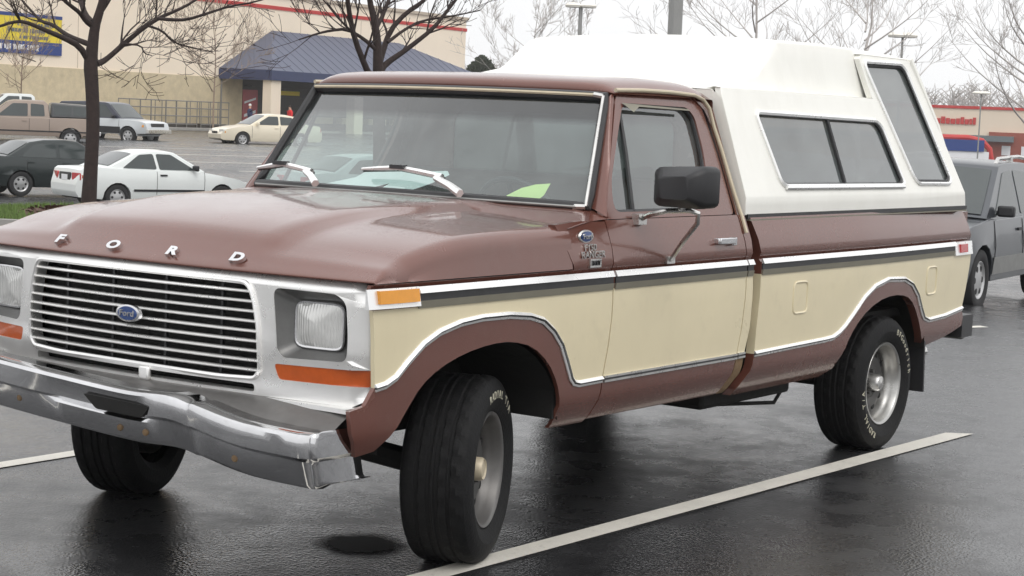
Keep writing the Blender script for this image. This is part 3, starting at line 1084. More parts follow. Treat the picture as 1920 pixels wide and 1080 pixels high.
# ---- windshield
wsm = MB()
wsm.grid(lambda u, v: Vector(ws_bottom(-.862 + 1.724 * v)).lerp(Vector(ws_top(-.758 + 1.516 * v)), u), 14, 30)
ws = wsm.build('windshield', ('wglass',), truck, ang=None)
loop = [Vector(ws_bottom(-.858 + 1.716 * i / 24)) for i in range(25)] + [Vector(ws_bottom(.858)).lerp(Vector(ws_top(.754)), i / 10) for i in range(1, 10)] \
     + [Vector(ws_top(.754 - 1.508 * i / 24)) for i in range(25)] + [Vector(ws_top(-.754)).lerp(Vector(ws_bottom(-.858)), i / 10) for i in range(1, 10)]
mb = MB(); mb.tube([p + Vector((.010, 0, .004)) for p in loop], .019, 8, closed=True); mb.build('windshield_seal', ('blackrub',), ws)
top = [Vector(ws_top(.745 - 1.49 * i / 24)) + Vector((.026, 0, .008)) for i in range(25)]
mb = MB(); mb.tube(top, .0075, 6); mb.build('windshield_moulding', ('tan_lip',), ws)
bot = [Vector(ws_bottom(-.85 + 1.70 * i / 24)) + Vector((.028, 0, .002)) for i in range(25)]
mb = MB(); mb.tube(bot, .0055, 6); mb.build('windshield_moulding', ('greymetal',), ws)
for sg in (1,):
    sd = [Vector((p.x, sg * p.y, p.z)) + Vector((.026, sg * .006, .004)) for p in [Vector(ws_bottom(.852)).lerp(Vector(ws_top(.75)), i / 12) for i in range(13)]]
    mb = MB(); mb.tube(sd, .0085, 6)
    mb.tube([sd[0], sd[0] + Vector((.012, -sg * .05, -.001))], .011, 6); mb.tube([sd[-1], sd[-1] + Vector((.006, -sg * .04, .006))], .011, 6)
    mb.build('windshield_moulding', ('alu',), ws)
# wipers
for pts, bl in (([(-.575, .415, 1.262), (-.605, .345, 1.285), (-.622, .26, 1.312)], [(-.638, .28, 1.318), (-.648, .06, 1.340), (-.648, -.14, 1.330)]),
                ([(-.575, -.325, 1.262), (-.605, -.37, 1.285), (-.622, -.42, 1.306)], [(-.638, -.40, 1.306), (-.660, -.58, 1.326), (-.672, -.74, 1.306)])):
    mb = MB()
    q = lambda p, d=.030: Vector(p) + Vector((d, 0, d * .5))
    mb.tube([q(pts[0]), q(pts[1], .036), q(pts[2], .036)], [.017, .015, .013], 6)
    mid = (Vector(bl[0]) + Vector(bl[1])) / 2
    mb.tube([q(pts[2], .036), q(bl[0], .034), q(mid, .038), q(bl[1], .038), q((Vector(bl[1]) + Vector(bl[2])) / 2, .034), q(bl[2], .030)], [.013, .012, .012, .011, .010, .006], 6)
    a = mb.build('wiper', ('trim',), ws)
    mb = MB(); mb.tube([q(bl[0], .020), q(bl[1], .022), q(bl[2], .018)], .007, 6)
    mb.box(q(bl[1], .046), (.03, .07, .016))
    mb.build('wiper_blade', ('blackrub',), a)

# ---- interior
mb = MB()
mb.grid(lambda u, v: Vector((-.66 - .30 * u - .20 * ((-.9 + 1.8 * v) / .9) ** 2 * (1 - u), -.9 + 1.8 * v, 1.238 - .02 * u)), 4, 20)
mb.grid(lambda u, v: Vector((-.96 + .06 * u, -.9 + 1.8 * v, 1.218 - .35 * u)), 4, 4)
mb.build('dashboard', ('darkint',), truck)
mb = MB()
mb.box((-1.45, 0, .80), (.55, 1.5, .18))
mb.box((-1.70, 0, 1.08), (.16, 1.5, .50), 0, 0, Matrix.Rotation(-.15, 3, 'Y'))
bevel(mb.build('bench_seat', ('interior',), truck), .05, 3)
mb = MB()
sc_, sn = Vector((-1.03, .37, 1.16)), Vector((-.85, 0, .53)).normalized()
e1 = Vector((0, 1, 0)); e2 = sn.cross(e1)
mb.tube([sc_ + (e1 * math.cos(2 * math.pi * i / 28) + e2 * math.sin(2 * math.pi * i / 28)) * .20 for i in range(28)], .013, 8, closed=True)
for a in (0, math.pi, 1.5 * math.pi): mb.tube([sc_ - sn * .03, sc_ + (e1 * math.cos(a) + e2 * math.sin(a)) * .2], .012, 6)
mb.tube([sc_, sc_ - sn * .35], .028, 8)
mb.build('steering_wheel', ('black',), truck)
for sg in (1, -1):
    mb = MB(); mb.box((-1.25, sg * .90, .90), (1.0, .02, .60)); mb.build('door_lining', ('interior',), door if sg > 0 else door2)

# ---- side mirrors
def make_mirror(sg, dr):
    mb = MB()
    c0 = [(-.93, 1.105, 1.268), (-1.235, 1.115, 1.262), (-1.255, 1.115, 1.415), (-.905, 1.10, 1.392)]
    cen = Vector((-1.02, 1.16, 1.325))
    # housing: tapered shell, open side towards the driver (rear)
    F = [Vector((-.925, 1.055 + .235 * a, 1.262 + .150 * b + .012 * a * b)) for a, b in rrect(0, 1, 0, 1, .16, 3)]
    K = [Vector((-1.015, p.y + .0, p.z)) for p in F]
    sm = [Vector((-.865, 1.175 + (p.y - 1.175) * .55, 1.335 + (p.z - 1.335) * .55)) for p in F]
    n = len(F)
    vs = [Vector((p.x, sg * p.y, p.z)) for p in K + F + sm]
    fs = [(i, (i + 1) % n, n + (i + 1) % n, n + i) for i in range(n)] + [(n + i, n + (i + 1) % n, 2 * n + (i + 1) % n, 2 * n + i) for i in range(n)]
    fs += [tuple(range(2 * n, 3 * n)), tuple(range(n - 1, -1, -1))]
    mb.add(vs, fs)
    head = mb.build('side_mirror', ('black',), truck, ang=50)
    mb = MB()
    mb.tube([(x, sg * y, z) for x, y, z in [(-.965, .975, 1.205), (-.955, 1.02, 1.225), (-.95, 1.10, 1.245), (-1.0, 1.17, 1.250), (-1.035, 1.19, 1.240), (-1.05, 1.18, 1.20), (-1.10, 1.09, 1.12), (-1.155, 1.01, 1.045), (-1.16, .99, 1.042)]], .010, 8)
    mb.box((-.965, sg * .972, 1.205), (.06, .03, .04)); mb.box((-1.16, sg * .998, 1.042), (.06, .02, .03))
    mb.tube([(-.975, sg * 1.15, 1.248), (-.975, sg * 1.17, 1.29)], .012, 8)
    mb.build('mirror_arm', ('alu',), head)
    mb = MB(); pl = [Vector((-1.017, sg * p.y, p.z)) for p in F]
    c = sum(pl, Vector()) / len(pl)
    mb.add([c + (p - c) * .92 for p in pl], [tuple(range(len(pl)))]); mb.build('mirror_glass', ('chrome',), head)
make_mirror(1, door)

# ---- bed
REAR = [(-4.364, .651), (-4.40, .76), (-4.43, .87), (-4.445, .95)]
bcream = LT_R + REAR[1:] + [(-1.935, .95), (-1.935, .85), (-1.925, .72)]
blower = LT_R[::-1] + [(-1.915, .53), (-1.87, .455), (-1.87, .42)] + AR_R + [(-4.16, .507), (-4.39, .554), (-4.40, .60)]
bupper = [(-1.935, .95), (-4.445, .95), (-4.445, 1.03), (-4.40, 1.10), (-4.345, 1.192), (-1.88, 1.192), (-1.915, 1.10), (-1.935, 1.03)]
XB = frange(-1.95, -4.4, 26)
bed = sheet('bed_side', [(bupper, [], 0), (bcream, [], 1), (blower, [], 0)], side, ('brown', 'cream'), truck, XB, ZC, .04)
bed2 = mirror_y(bed)
for o, sg in ((bed, 1), (bed2, -1)):
    belt(o, -1.94, -4.18, sg)
    pts = [(-4.17 - .27 * i / 4, .978) for i in range(5)]
    ribbon('marker_frame', pts, [(-.036, .034, 0, (.004, .014))], ('trim',), o, sign=sg)
    pts = [(-4.235 - .11 * i / 3, .980) for i in range(4)]
    ribbon('rear_marker', pts, [(-.022, .022, 0, (.016, .020))], ('red',), o, sign=sg)
    ribbon('lower_moulding', LT_R, [(-.013, -.003, 0, (.004, .013)), (-.003, .004, 1, .005), (.004, .012, 0, (.008, .005))], ('trim', 'blackrub'), o, sign=sg)
    for cx in (-2.32, -3.855):                    # embossed stake covers
        lp = rpoly([(cx - .068, .898), (cx + .068, .898), (cx + .062, .758), (cx - .074, .758)], .03)
        mb = MB(); mb.tube([(x, sg * (yside(x, z) - .0015), z) for x, z in lp], .0065, 6, closed=True); mb.build('embossed_outline', ('cream',), o)
mb = MB()
mb.box((-3.15, 0, .66), (2.45, 1.7, .04))
mb.box((-1.915, 0, .92), (.03, 1.86, .52))
mb.build('bed_floor', ('under',), truck)
tg = MB(); tg.box((-4.40, 0, .91), (.05, 1.60, .52)); bevel(tg.build('tailgate', ('brown',), truck), .02, 2)
for sg in (1, -1):
    mb = MB(); mb.box((-4.40, sg * .865, .92), (.06, .12, .50)); mb.build('tail_post', ('brown',), truck)
    mb = MB(); mb.box((-4.437, sg * .865, .87), (.02, .10, .28)); mb.build('tail_light', ('red',), truck)
mb = MB()
prof = [(-4.42, .60), (-4.56, .60), (-4.58, .57), (-4.57, .49), (-4.45, .47)]
mb.prism(prof, lambda x, z: (x, -.93, z), lambda x, z: (x, .93, z))
bevel(mb.build('rear_bumper', ('greymetal',), truck), .01, 2)
mb = MB(); mb.box((-4.50, .885, .545), (.15, .10, .12)); mb.build('bumper_end_pad', ('blackrub',), truck)

# ---- wheels
def wheel_parts(front):
    R0 = .335
    tw = .128
    # tyre profile (radius, y), outer side positive
    prof = [(.205, .100), (.212, .112), (.235, .124), (.262, .130), (.285, .128), (.305, .121), (.322, .111), (.331, .100),
            (R0, .086), (R0, .066), (R0 - .008, .062), (R0 - .008, .052), (R0, .048), (R0, .024), (R0 - .008, .020), (R0 - .008, .008), (R0, .004),
            (R0, -.004), (R0 - .008, -.008), (R0 - .008, -.020), (R0, -.024), (R0, -.048), (R0 - .008, -.052), (R0 - .008, -.062), (R0, -.066), (R0, -.086),
            (.331, -.100), (.322, -.111), (.305, -.121), (.285, -.128), (.235, -.124), (.205, -.100)]
    def rm(i, j):
        r, h = prof[i]
        if r > .330:
            a = abs(h)
            ph = (j + int(a * 40)) % 4
            return -.006 if ph == 0 and a > .02 else 0
        return 0
    t = MB(); t.lathe(prof, 120, 0, None, rm)
    tyre = t
    rim = MB()
    rim.lathe([(.200, .098), (.208, .106), (.205, .112), (.196, .110), (.190, .102), (.186, .075), (.180, .060), (.172, .045), (.170, .005), (.168, -.09)], 56)
    disc = MB()
    dep = .035 if not front else .045
    disc.lathe([(.172, dep - .012), (.150, dep), (.115, dep + .012), (.09, dep + .004), (.075, dep + .006), (.072, dep - .05)], 40)
    for k in range(10):
        a = 2 * math.pi * k / 10
        disc.lathe([(.0001, .006), (.016, .006), (.018, -.004)], 10, 1, Matrix.Translation((.132 * math.cos(a), dep + .002, .132 * math.sin(a))))
    for k in range(5):
        a = 2 * math.pi * k / 5 + .3
        disc.lathe([(.0001, .024), (.010, .022), (.011, 0)], 6, 0, Matrix.Translation((.057 * math.cos(a), dep, .057 * math.sin(a))))
    disc.lathe([(.074, dep + .005), (.05, dep + .006), (.0001, dep + .006)], 24)
    hub = MB()
    if front: hub.lathe([(.043, dep), (.042, dep + .040), (.036, dep + .050), (.030, dep + .045), (.0001, dep + .048)], 24)
    else: hub.lathe([(.042, dep), (.041, dep + .05), (.034, dep + .062), (.0001, dep + .068)], 24)
    return tyre, rim, disc, hub

def arc_text(txt, rad, a0, step, size):
    """raised white letters set round the tyre wall; returns one mesh"""
    bm = bmesh.new()
    for k, ch in enumerate(txt):
        if ch == ' ': continue
        a = a0 + k * step
        me = text_mesh(ch, size, .002, .95)
        up = Vector((math.cos(a), 0, math.sin(a)))
        nrm = Vector((0, 1, 0))
        rt = up.cross(nrm)
        pos = up * rad + nrm * .1285
        me.transform(Matrix(((rt.x, up.x, nrm.x, pos.x), (rt.y, up.y, nrm.y, pos.y), (rt.z, up.z, nrm.z, pos.z), (0, 0, 0, 1))))
        bm.from_mesh(me)
        bpy.data.meshes.remove(me)
    me = bpy.data.meshes.new('tyre_lettering')
    bm.to_mesh(me)
    bm.free()
    return me

def make_wheel(loc, rz, front, letters):
    tyre, rim, disc, hub = wheel_parts(front)
    d = disc.build('wheel', ('wheeldisc', 'under'), truck, ang=40)
    d.location = loc
    d.rotation_euler = (0, 0, rz)
    tyre.build('tyre', ('rubber',), d, ang=16)
    rim.build('rim', ('rimgrey' if front else 'rimalu',), d, ang=50)
    hub.build('hub', ('tan_lip' if front else 'alu',), d, ang=40)
    if letters:
        for txt, a0 in letters:
            tag(link('tyre_lettering', arc_text(txt, .268, a0, .115, .040), d, ('letterwhite',)), kind='stuff')
    return d
make_wheel((-.055, .822, .331), R_(21), True, [('RADIAL T/A', 1.3)])
make_wheel((-.055, -.83, .331), R_(20) + math.pi, True, None)
make_wheel((-3.407, .835, .331), 0, False, [('BFGoodrich', 1.95), ('RADIAL T/A', 5.15)])
make_wheel((-3.407, -.835, .331), math.pi, False, None)

# ---- wheel wells, chassis and underside
def well(cx, sg):
    mb = MB()
    mb.grid(lambda u, v: Vector((cx + .52 * math.cos(math.pi * u), sg * (.965 - .41 * v), .475 + .345 * math.sin(math.pi * u))), 16, 3)
    mb.grid(lambda u, v: Vector((cx - .52 + 1.04 * u, sg * .555, .47 + .36 * v)), 2, 2)
    return mb.build('wheel_well', ('under',), truck)
for cx in (.06, -3.33):
    for sg in (1, -1): well(cx, sg)
mb = MB()
for sg in (1, -1):
    mb.box((-1.95, sg * .43, .47), (5.0, .07, .13))
for x in (.35, -.9, -2.3, -4.2): mb.box((x, 0, .46), (.10, .82, .10))
mb.build('chassis_frame', ('under',), truck)
mb = MB(); mb.tube([(-3.407, -.75, .33), (-3.407, .75, .33)], .05, 10); mb.lathe([(.0001, -.16), (.10, -.12), (.15, 0), (.10, .12), (.0001, .16)], 14, 0, Matrix.Translation((-3.407, 0, .33)) @ Matrix.Rotation(math.pi / 2, 4, 'Z')); mb.build('rear_axle', ('under',), truck)
mb = MB(); mb.tube([(-.04, -.72, .32), (-.03, -.2, .36), (-.03, .2, .36), (-.04, .72, .32)], .045, 8)
mb.build('front_axle', ('under',), truck)
mb = MB(); mb.box((-.25, 0, .55), (.9, .6, .35)); mb.box((-1.3, 0, .45), (.9, .3, .2)); mb.build('engine_and_gearbox', ('under',), truck)
mb = MB(); mb.box((-2.35, .62, .385), (.85, .26, .12)); bevel(mb.build('fuel_tank', ('under',), truck), .02, 2)
mb = MB(); mb.tube([(-1.9, .50, .36), (-2.3, .62, .30), (-2.75, .68, .27), (-3.05, .60, .35)], .010, 6); mb.build('brake_cable', ('under',), truck)
mb = MB(); mb.tube([(-1.2, -.3, .36), (-3.0, -.35, .33), (-4.2, -.5, .36)], .028, 8); mb.build('exhaust_pipe', ('rust',), truck)
mb = MB(); mb.tube([(-4.0, .66, .40), (-4.46, .70, .385)], .034, 10, cap=False); mb.build('tail_pipe', ('alu',), truck)
for sg in (1, -1):
    mb = MB(); mb.box((-3.90, sg * .84, .375), (.015, .22, .27), 0, 0, Matrix.Rotation(R_(4), 3, 'Y')); mb.build('mud_flap', ('blackrub',), truck)
mb = MB()
mb.box((.1, 0, .74), (1.06, 1.06, .40)); mb.build('engine_bay', ('under',), truck)
for sg in (1, -1):
    mb = MB(); mb.box((-.446, sg * .745, .64), (.03, .43, .32)); mb.build('splash_shield', ('under',), truck)

# ---- front end: chrome surround, grille, lamps
def xfront(y, z): return .748 - .9 * max(0, z - 1.004)  - .107 * y * y * (1 - .25 * max(0, abs(y) - .6)) - .10 * max(0, .80 - z) - (2.2 * max(0, abs(y) - .90) ** 1.5)
def fmap(y, z, d): return (xfront(y, z) - d, y, z)
half = [(.86, 1.046), (.925, 1.036), (.962, 1.005), (.978, .96), (.990, .88), (.995, .79), (.992, .72), (.965, .662), (.91, .630), (.45, .632)]
outer = half + [(-y, z) for y, z in half[::-1]]
gopen = rpoly([(.515, 1.005), (.54, .95), (.562, .85), (.565, .72), (.545, .688), (-.545, .688)][:5] + [(.40, .682), (-.40, .682), (-.545, .688), (-.565, .72), (-.562, .85), (-.54, .95), (-.515, 1.005)], .03)
slot = rrect(-.535, .535, .642, .668, .008, 2)
holes = [gopen, slot]
bez, amb = {}, {}
for sg in (1, -1):
    bz = rpoly([(sg * .612, .995), (sg * .855, .992), (sg * .892, .965), (sg * .902, .85), (sg * .898, .775), (sg * .655, .768), (sg * .632, .79)], .03, 4)
    am = rpoly([(sg * .618, .745), (sg * .635, .694), (sg * .965, .697), (sg * .972, .752)], .012, 2)
    bez[sg], amb[sg] = bz, am
    holes += [bz, am]
gs = sheet('grille_surround', [(outer, holes, 0)], fmap, ('brightgrille',), truck, frange(-.98, .98, 30), [], .05, ang=40)
bevel(gs, .008, 2, 50)
mb = MB(); lp = [Vector(fmap(y, z, -.004)) for y, z in gopen]; mb.tube(lp, .0085, 6, closed=True); mb.build('grille_ring', ('brightgrille',), gs)
mb = MB(); mb.grid(lambda u, v: Vector(fmap(-.6 + 1.2 * u, .63 + .39 * v, .09)), 12, 2); mb.build('grille_backing', ('under',), gs)
gx = interp
for i in range(9):
    z = .975 - .0325 * i
    he = interp(z, [.69, .72, .85, .95, 1.0], [.545, .563, .561, .538, .517])
    mb = MB()
    n = 24
    for k in range(1):
        pts = [(-he + 2 * he * j / n) for j in range(n + 1)]
        sec = [(.012, -.0045), (.016, 0), (.012, .0045), (-.02, .003), (-.02, -.003)]
        vs = [Vector((xfront(y, z) + a - .006, y, z + b)) for y in pts for a, b in sec]
        ns = len(sec)
        fs = [(j * ns + q, j * ns + (q + 1) % ns, (j + 1) * ns + (q + 1) % ns, (j + 1) * ns + q) for j in range(n) for q in range(ns)]
        mb.add(vs, fs)
    mb.build('grille_bar', ('brightgrille',), gs, ang=60)
for y in (-.38, -.13, .13, .38):
    mb = MB(); mb.box((xfront(y, .84) - .035, y, .84), (.012, .01, .31)); mb.build('grille_strut', ('black',), gs)
mb = MB()
E = Matrix.Translation((xfront(0, .86) + .012, 0, .857)) @ Matrix.Rotation(-math.pi / 2, 4, 'Z')
mb.lathe([(.0001, .012), (.028, .012), (.036, .010), (.038, 0), (.030, -.02)], 28, 0, E @ Matrix.Diagonal((1.62, 1, .82, 1)))
mb.lathe([(.0001, .0135), (.028, .0132), (.030, .011)], 28, 1, E @ Matrix.Diagonal((1.62, 1, .82, 1)))
mb.build('oval_emblem', ('chrome', 'blueoval'), gs)
me = text_mesh('Ford', .030, .002, 1.25)
me.transform(Matrix(((0, 0, 1, xfront(0, .86) + .027), (1, 0, 0, 0), (0, 1, 0, .857), (0, 0, 0, 1))))
link('emblem_script', me, gs, ('alu',))
mb = MB(); mb.box((xfront(.06, .65) + .004, .055, .655), (.02, .05, .05)); bevel(mb.build('centre_bracket', ('brightgrille',), gs), .008)
mb = MB(); mb.prism([(.70, .63), (.70, .615), (.62, .60), (.62, .63)], lambda x, z: (x, -.93, z), lambda x, z: (x, .93, z)); mb.build('lower_valance', ('brightgrille',), gs)

for sg in (1, -1):
    # bezel bucket
    bo = bez[sg]
    bi = rrect(.668, .868, .812, .952, .022, 4)
    if sg < 0: bi = [(-y, z) for y, z in bi]
    mb = MB()
    n = len(bo)
    fl = [Vector(fmap(y, z, .003)) for y, z in bo]
    cy, cz = sg * .757, .882
    rings = [[], [], [], []]
    for (y, z), p in zip(bo, fl):
        a = math.atan2((z - cz) / .115, (y - cy) / .145)
        # matching point on the lamp opening
        ex, ez = math.cos(a), math.sin(a)
        k = max(abs(ex), abs(ez))
        q = 1 / (abs(ex) ** 6 + abs(ez) ** 6) ** (1 / 6)
        inn = Vector((0, sg * .762 + .094 * ex * q, .880 + .074 * ez * q))
        xi = xfront(inn.y, inn.z)
        rings[0].append(p)
        m1 = p.lerp(Vector((p.x - .012, inn.y, inn.z)), .10); m1.x = p.x - .010
        rings[1].append(m1)
        m2 = p.lerp(Vector((p.x, inn.y, inn.z)), .85); m2.x = xi - .050
        rings[2].append(m2)
        rings[3].append(Vector((xi - .052, inn.y, inn.z)))
    vs = [p for r in rings for p in r]
    mb.add(vs, [(k * n + j, k * n + (j + 1) % n, (k + 1) * n + (j + 1) % n, (k + 1) * n + j) for k in range(3) for j in range(n)])
    hl = mb.build('headlight', ('bezel',), truck, ang=30)
    mb = MB()
    lo = [(sg * .762 + .094 * math.copysign(abs(math.cos(t)) ** (1 / 3), math.cos(t)), .880 + .074 * math.copysign(abs(math.sin(t)) ** (1 / 3), math.sin(t))) for t in [2 * math.pi * i / 40 for i in range(40)]]
    xc = xfront(.768, .882)
    vs = []
    for s_, bx in ((1, -.052), (.97, -.040), (.7, -.034), (.35, -.030)):
        for y, z in lo:
            vs.append((xc + bx - .1 * (abs(y) - .762), sg * .762 + (y - sg * .762) * s_, .880 + (z - .880) * s_))
    vs.append((xc - .029, sg * .762, .880))
    k = 40
    fs = [(r * k + j, r * k + (j + 1) % k, (r + 1) * k + (j + 1) % k, (r + 1) * k + j) for r in range(3) for j in range(k)] + [(3 * k + j, 3 * k + (j + 1) % k, 4 * k) for j in range(k)]
    mb.add(vs, fs)
    mb.build('lamp_lens', ('lens',), hl, ang=60)
    lp = [Vector((xc - .044 - .1 * (abs(y) - .768), y, z)) for y, z in lo]
    mb = MB(); mb.tube(lp, .0055, 6, closed=True); mb.build('lamp_ring', ('chrome',), hl)
    am = amb[sg]
    o = sheet('parking_light', [(am, [], 0)], lambda a, b, d: fmap(a, b, d + .002), ('amberdeep',), truck, frange(-.96, .96, 16), [], .02, ang=40)

# ---- front bumper, knocked out of line on the driver's side
def bump_line(y):
    """(x, z of the top edge) along the bumper"""
    x = .925 - .05 * y * y
    z = .632 - .05 * y + .016 * math.exp(-((y - .36) / .13) ** 2)
    if y > .42: z -= .018 * sstep((y - .42) / .3); x += .008 * math.sin((y - .42) / .5 * math.pi)
    if .30 < y < .50: z -= .012 * math.exp(-((y - .42) / .03) ** 2); x -= .018 * math.exp(-((y - .42) / .03) ** 2)
    return x, z
BY = [-.925, -.915, -.90, -.87] + frange(-.83, .38, 28) + [.40, .415, .43, .45, .5, .56, .62, .68, .74, .80, .85, .87, .885, .90, .912, .92, .925]
mb = MB()
sec = [(-.115, -.002), (-.024, .002), (-.007, -.003), (0, -.014), (-.001, -.045), (-.006, -.078), (-.026, -.092), (-.030, -.105), (-.046, -.168), (-.056, -.180), (-.10, -.184)]
vs = []
for y in BY:
    x, z = bump_line(y)
    cr = max(0.0, abs(y) - .885) / .04                 # wrap round the corners
    for k, (a, b) in enumerate(sec):
        xx = x + a * (1 - .2 * cr) - .022 * cr * cr
        zz = z + b
        if -.30 < y < .30 and k in (4, 5, 6):          # pressed-in plate recess
            zz_f = sstep((.30 - abs(y)) / .10)
            xx -= .012 * zz_f
        yy = y * (1 - .012 * (k > 5) * cr)
        xx += .0025 * noise.noise(Vector((y * 5, k * .9, 1)))
        vs.append((xx, yy, zz))
ns = len(sec)
mb.add(vs, [(i * ns + k, i * ns + k + 1, (i + 1) * ns + k + 1, (i + 1) * ns + k) for i in range(len(BY) - 1) for k in range(ns - 1)])
# ends run back towards the wheels
for idx, sg in ((len(BY) - 1, 1), (0, -1)):
    base = vs[idx * ns:(idx + 1) * ns]
    prev = base
    ring = [base]
    for bx, oy in ((-.03, .008), (-.10, .014), (-.17, .014), (-.225, .010)):
        ring.append([(p[0] + bx - (.0 if k not in (0,) else 0), p[1] + sg * oy, p[2] + (.004 if k < 3 else (.012 if k > 7 else 0))) for k, p in enumerate(base)])
    allv = [p for r in ring for p in r]
    mb.add(allv, [(r * ns + k, r * ns + k + 1, (r + 1) * ns + k + 1, (r + 1) * ns + k) for r in range(len(ring) - 1) for k in range(ns - 1)])
fb = mb.build('front_bumper', ('bumper_chrome',), truck, ang=30)
sol = fb.modifiers.new('solid', 'SOLIDIFY'); sol.thickness = .006; sol.offset = -1
mb = MB()
mb.prism(rpoly([(-.045, .590), (.27, .582), (.235, .540), (.02, .545)], .012), lambda y, z: (bump_line(y)[0] - .040, y, z), lambda y, z: (bump_line(y)[0] - .002, y, z))
mb.build('bumper_slot', ('under',), fb)
for y, dz in ((-.42, -.128), (.10, -.140), (.22, -.140), (.62, -.135)):
    x, z = bump_line(y)
    mb = MB(); mb.lathe([(.0001, .008), (.010, .006), (.013, 0)], 10, 0, Matrix.Translation((x - .039, y, z + dz)) @ Matrix.Rotation(-math.pi / 2, 4, 'Z')); mb.build('bumper_bolt', ('rust',), fb)
mb = MB()
for sg in (1, -1): mb.box((.62, sg * .42, .53), (.35, .05, .10))
mb.build('bumper_bracket', ('under',), fb)
mb = MB(); mb.grid(lambda u, v: Vector((xfront(-.93 + 1.86 * v, .64) - .012 + (.12 + .05 * abs(-.93 + 1.86 * v) ** 3) * u, -.93 + 1.86 * v, .634 - .006 * u - .030 * u * u - .05 * sstep((-.93 + 1.86 * v - .4) / .4) * u)), 8, 30); mb.build('stone_guard', ('rimgrey',), truck, ang=60)

# ---- camper shell
def ycap(z): return .957 - max(0, z - 1.275) * .335 - max(0, 1.275 - z) * .02
def capside(x, z, d): return (x, ycap(z) - d, z)
ledge = 1.742
co = [(-1.852, 1.202), (-4.315, 1.202), (-4.30, 1.26), (-4.155, 1.62), (-4.035, 1.90), (-4.00, 1.945), (-3.94, 1.962), (-3.40, 1.962), (-3.365, 1.935), (-3.40, 1.745), (-3.405, ledge), (-1.862, ledge), (-1.853, 1.70), (-1.852, 1.6)]
win = rpoly([(-2.115, 1.642), (-3.375, 1.632), (-3.425, 1.60), (-3.525, 1.335), (-3.505, 1.318), (-2.235, 1.322), (-2.20, 1.345)], .035, 3)
qwin = rpoly([(-3.405, 1.922), (-3.855, 1.930), (-3.90, 1.90), (-4.135, 1.345), (-4.10, 1.322), (-3.70, 1.325), (-3.655, 1.37), (-3.41, 1.88)], .03, 3)
cap = empty('camper_shell_tmp')
ZK = [1.24, 1.275, 1.285] + frange(1.35, 1.95, 7)
shell = sheet('camper_shell', [(co, [win, qwin], 0)], capside, ('whitecap',), truck, [], ZK, .03)
bevel(shell, .006, 2, 50)
bpy.data.objects.remove(cap)
far = mirror_y(shell, 'camper_wall'); far.parent = shell
for sg in (1, -1):
    for nm, lp, split in (('side_window', win, True), ('quarter_window', qwin, False)):
        sheet(nm, [(lp, [], 0)], lambda a, b, d, sg=sg: (a, sg * (ycap(b) - .012), b), ('tglass',), shell, [], [], 0)
        mb = MB(); mb.tube([(x, sg * (ycap(z) + .003), z) for x, z in lp], .0105, 6, closed=True)
        mb.build('window_trim', ('trim',), shell)
        mb = MB(); mb.tube([(x, sg * (ycap(z) - .004), z) for x, z in [(c[0] + (x - c[0]) * .975, c[1] + (z - c[1]) * .95) for x, z in lp for c in [((min(p[0] for p in lp) + max(p[0] for p in lp)) / 2, (min(p[1] for p in lp) + max(p[1] for p in lp)) / 2)]]], .007, 5, closed=True)
        mb.build('window_gasket', ('blackrub',), shell)
        if split:
            mb = MB(); mb.tube([(-2.835, sg * (ycap(1.63) - .004), 1.63), (-2.86, sg * (ycap(1.335) - .004), 1.335)], .010, 6); mb.build('window_divider', ('blackrub',), shell)
            mb = MB(); mb.tube([(-2.23, sg * (ycap(1.318) + .010), 1.316), (-3.51, sg * (ycap(1.318) + .010), 1.312)], .009, 6); mb.build('window_track', ('trim',), shell)
# raised roof: lower ledge step, leaning upper sides, sloping front
T = 1.985
# key rings from front to rear: (x, half width at foot, z foot, half width at top, z top)
RW = [(-1.850, .770, ledge - .045, .765, ledge - .010), (-2.0, .752, ledge - .002, .748, 1.758), (-2.20, .752, ledge - .002, .732, 1.794), (-2.33, .751, ledge - .002, .720, 1.820), (-2.355, .751, ledge - .002, .716, 1.834), (-2.53, .750, ledge - .002, .690, 1.966), (-2.58, .750, ledge - .002, .686, 1.984), (-3.0, .750, ledge - .002, .690, 1.992), (-3.40, .750, ledge - .002, .692, 1.990), (-3.95, .750, ledge - .002, .684, 1.978), (-4.02, .745, ledge - .002, .684, 1.955)]
def roofsec(x, wf, zf, wt, zt):
    pts = [(-wf, zf)]
    h = zt - zf
    pts += [(-wf + .0 * h, zf + .003)]
    for i in range(1, 6):
        t = i / 5 * .82
        pts.append((-(wf + (wt - wf) * t), zf + h * t))
    rr = min(.03, h * .3)
    pts += [(-wt, zt - rr * .45), (-wt + rr * .35, zt - rr * .12), (-wt + rr * 1.1, zt)]
    for i in range(1, 5):
        y = (-wt + rr * 1.1) * (1 - i / 5)
        pts.append((y, zt + .02 * (1 - (y / wt) ** 2)))
    return pts + [(0, zt + .02)] + [(-y, z) for y, z in pts[::-1]]
mb = MB()
secs = [roofsec(*r) for r in RW]
ns = len(secs[0])
vs = [(r[0], y, z) for r, s_ in zip(RW, secs) for y, z in s_]
mb.add(vs, [(i * ns + k, i * ns + k + 1, (i + 1) * ns + k + 1, (i + 1) * ns + k) for i in range(len(RW) - 1) for k in range(ns - 1)])
mb.build('raised_roof', ('whitecap',), shell, ang=26)
# ledge strips
for sg in (1, -1):
    mb = MB()
    mb.add([(-1.855, sg * (ycap(ledge) - .001), ledge), (-3.405, sg * (ycap(ledge) - .001), ledge), (-3.405, sg * .725, ledge + .008), (-1.855, sg * .725, ledge + .008)], [(0, 1, 2, 3)])
    mb.build('ledge', ('whitecap',), shell)
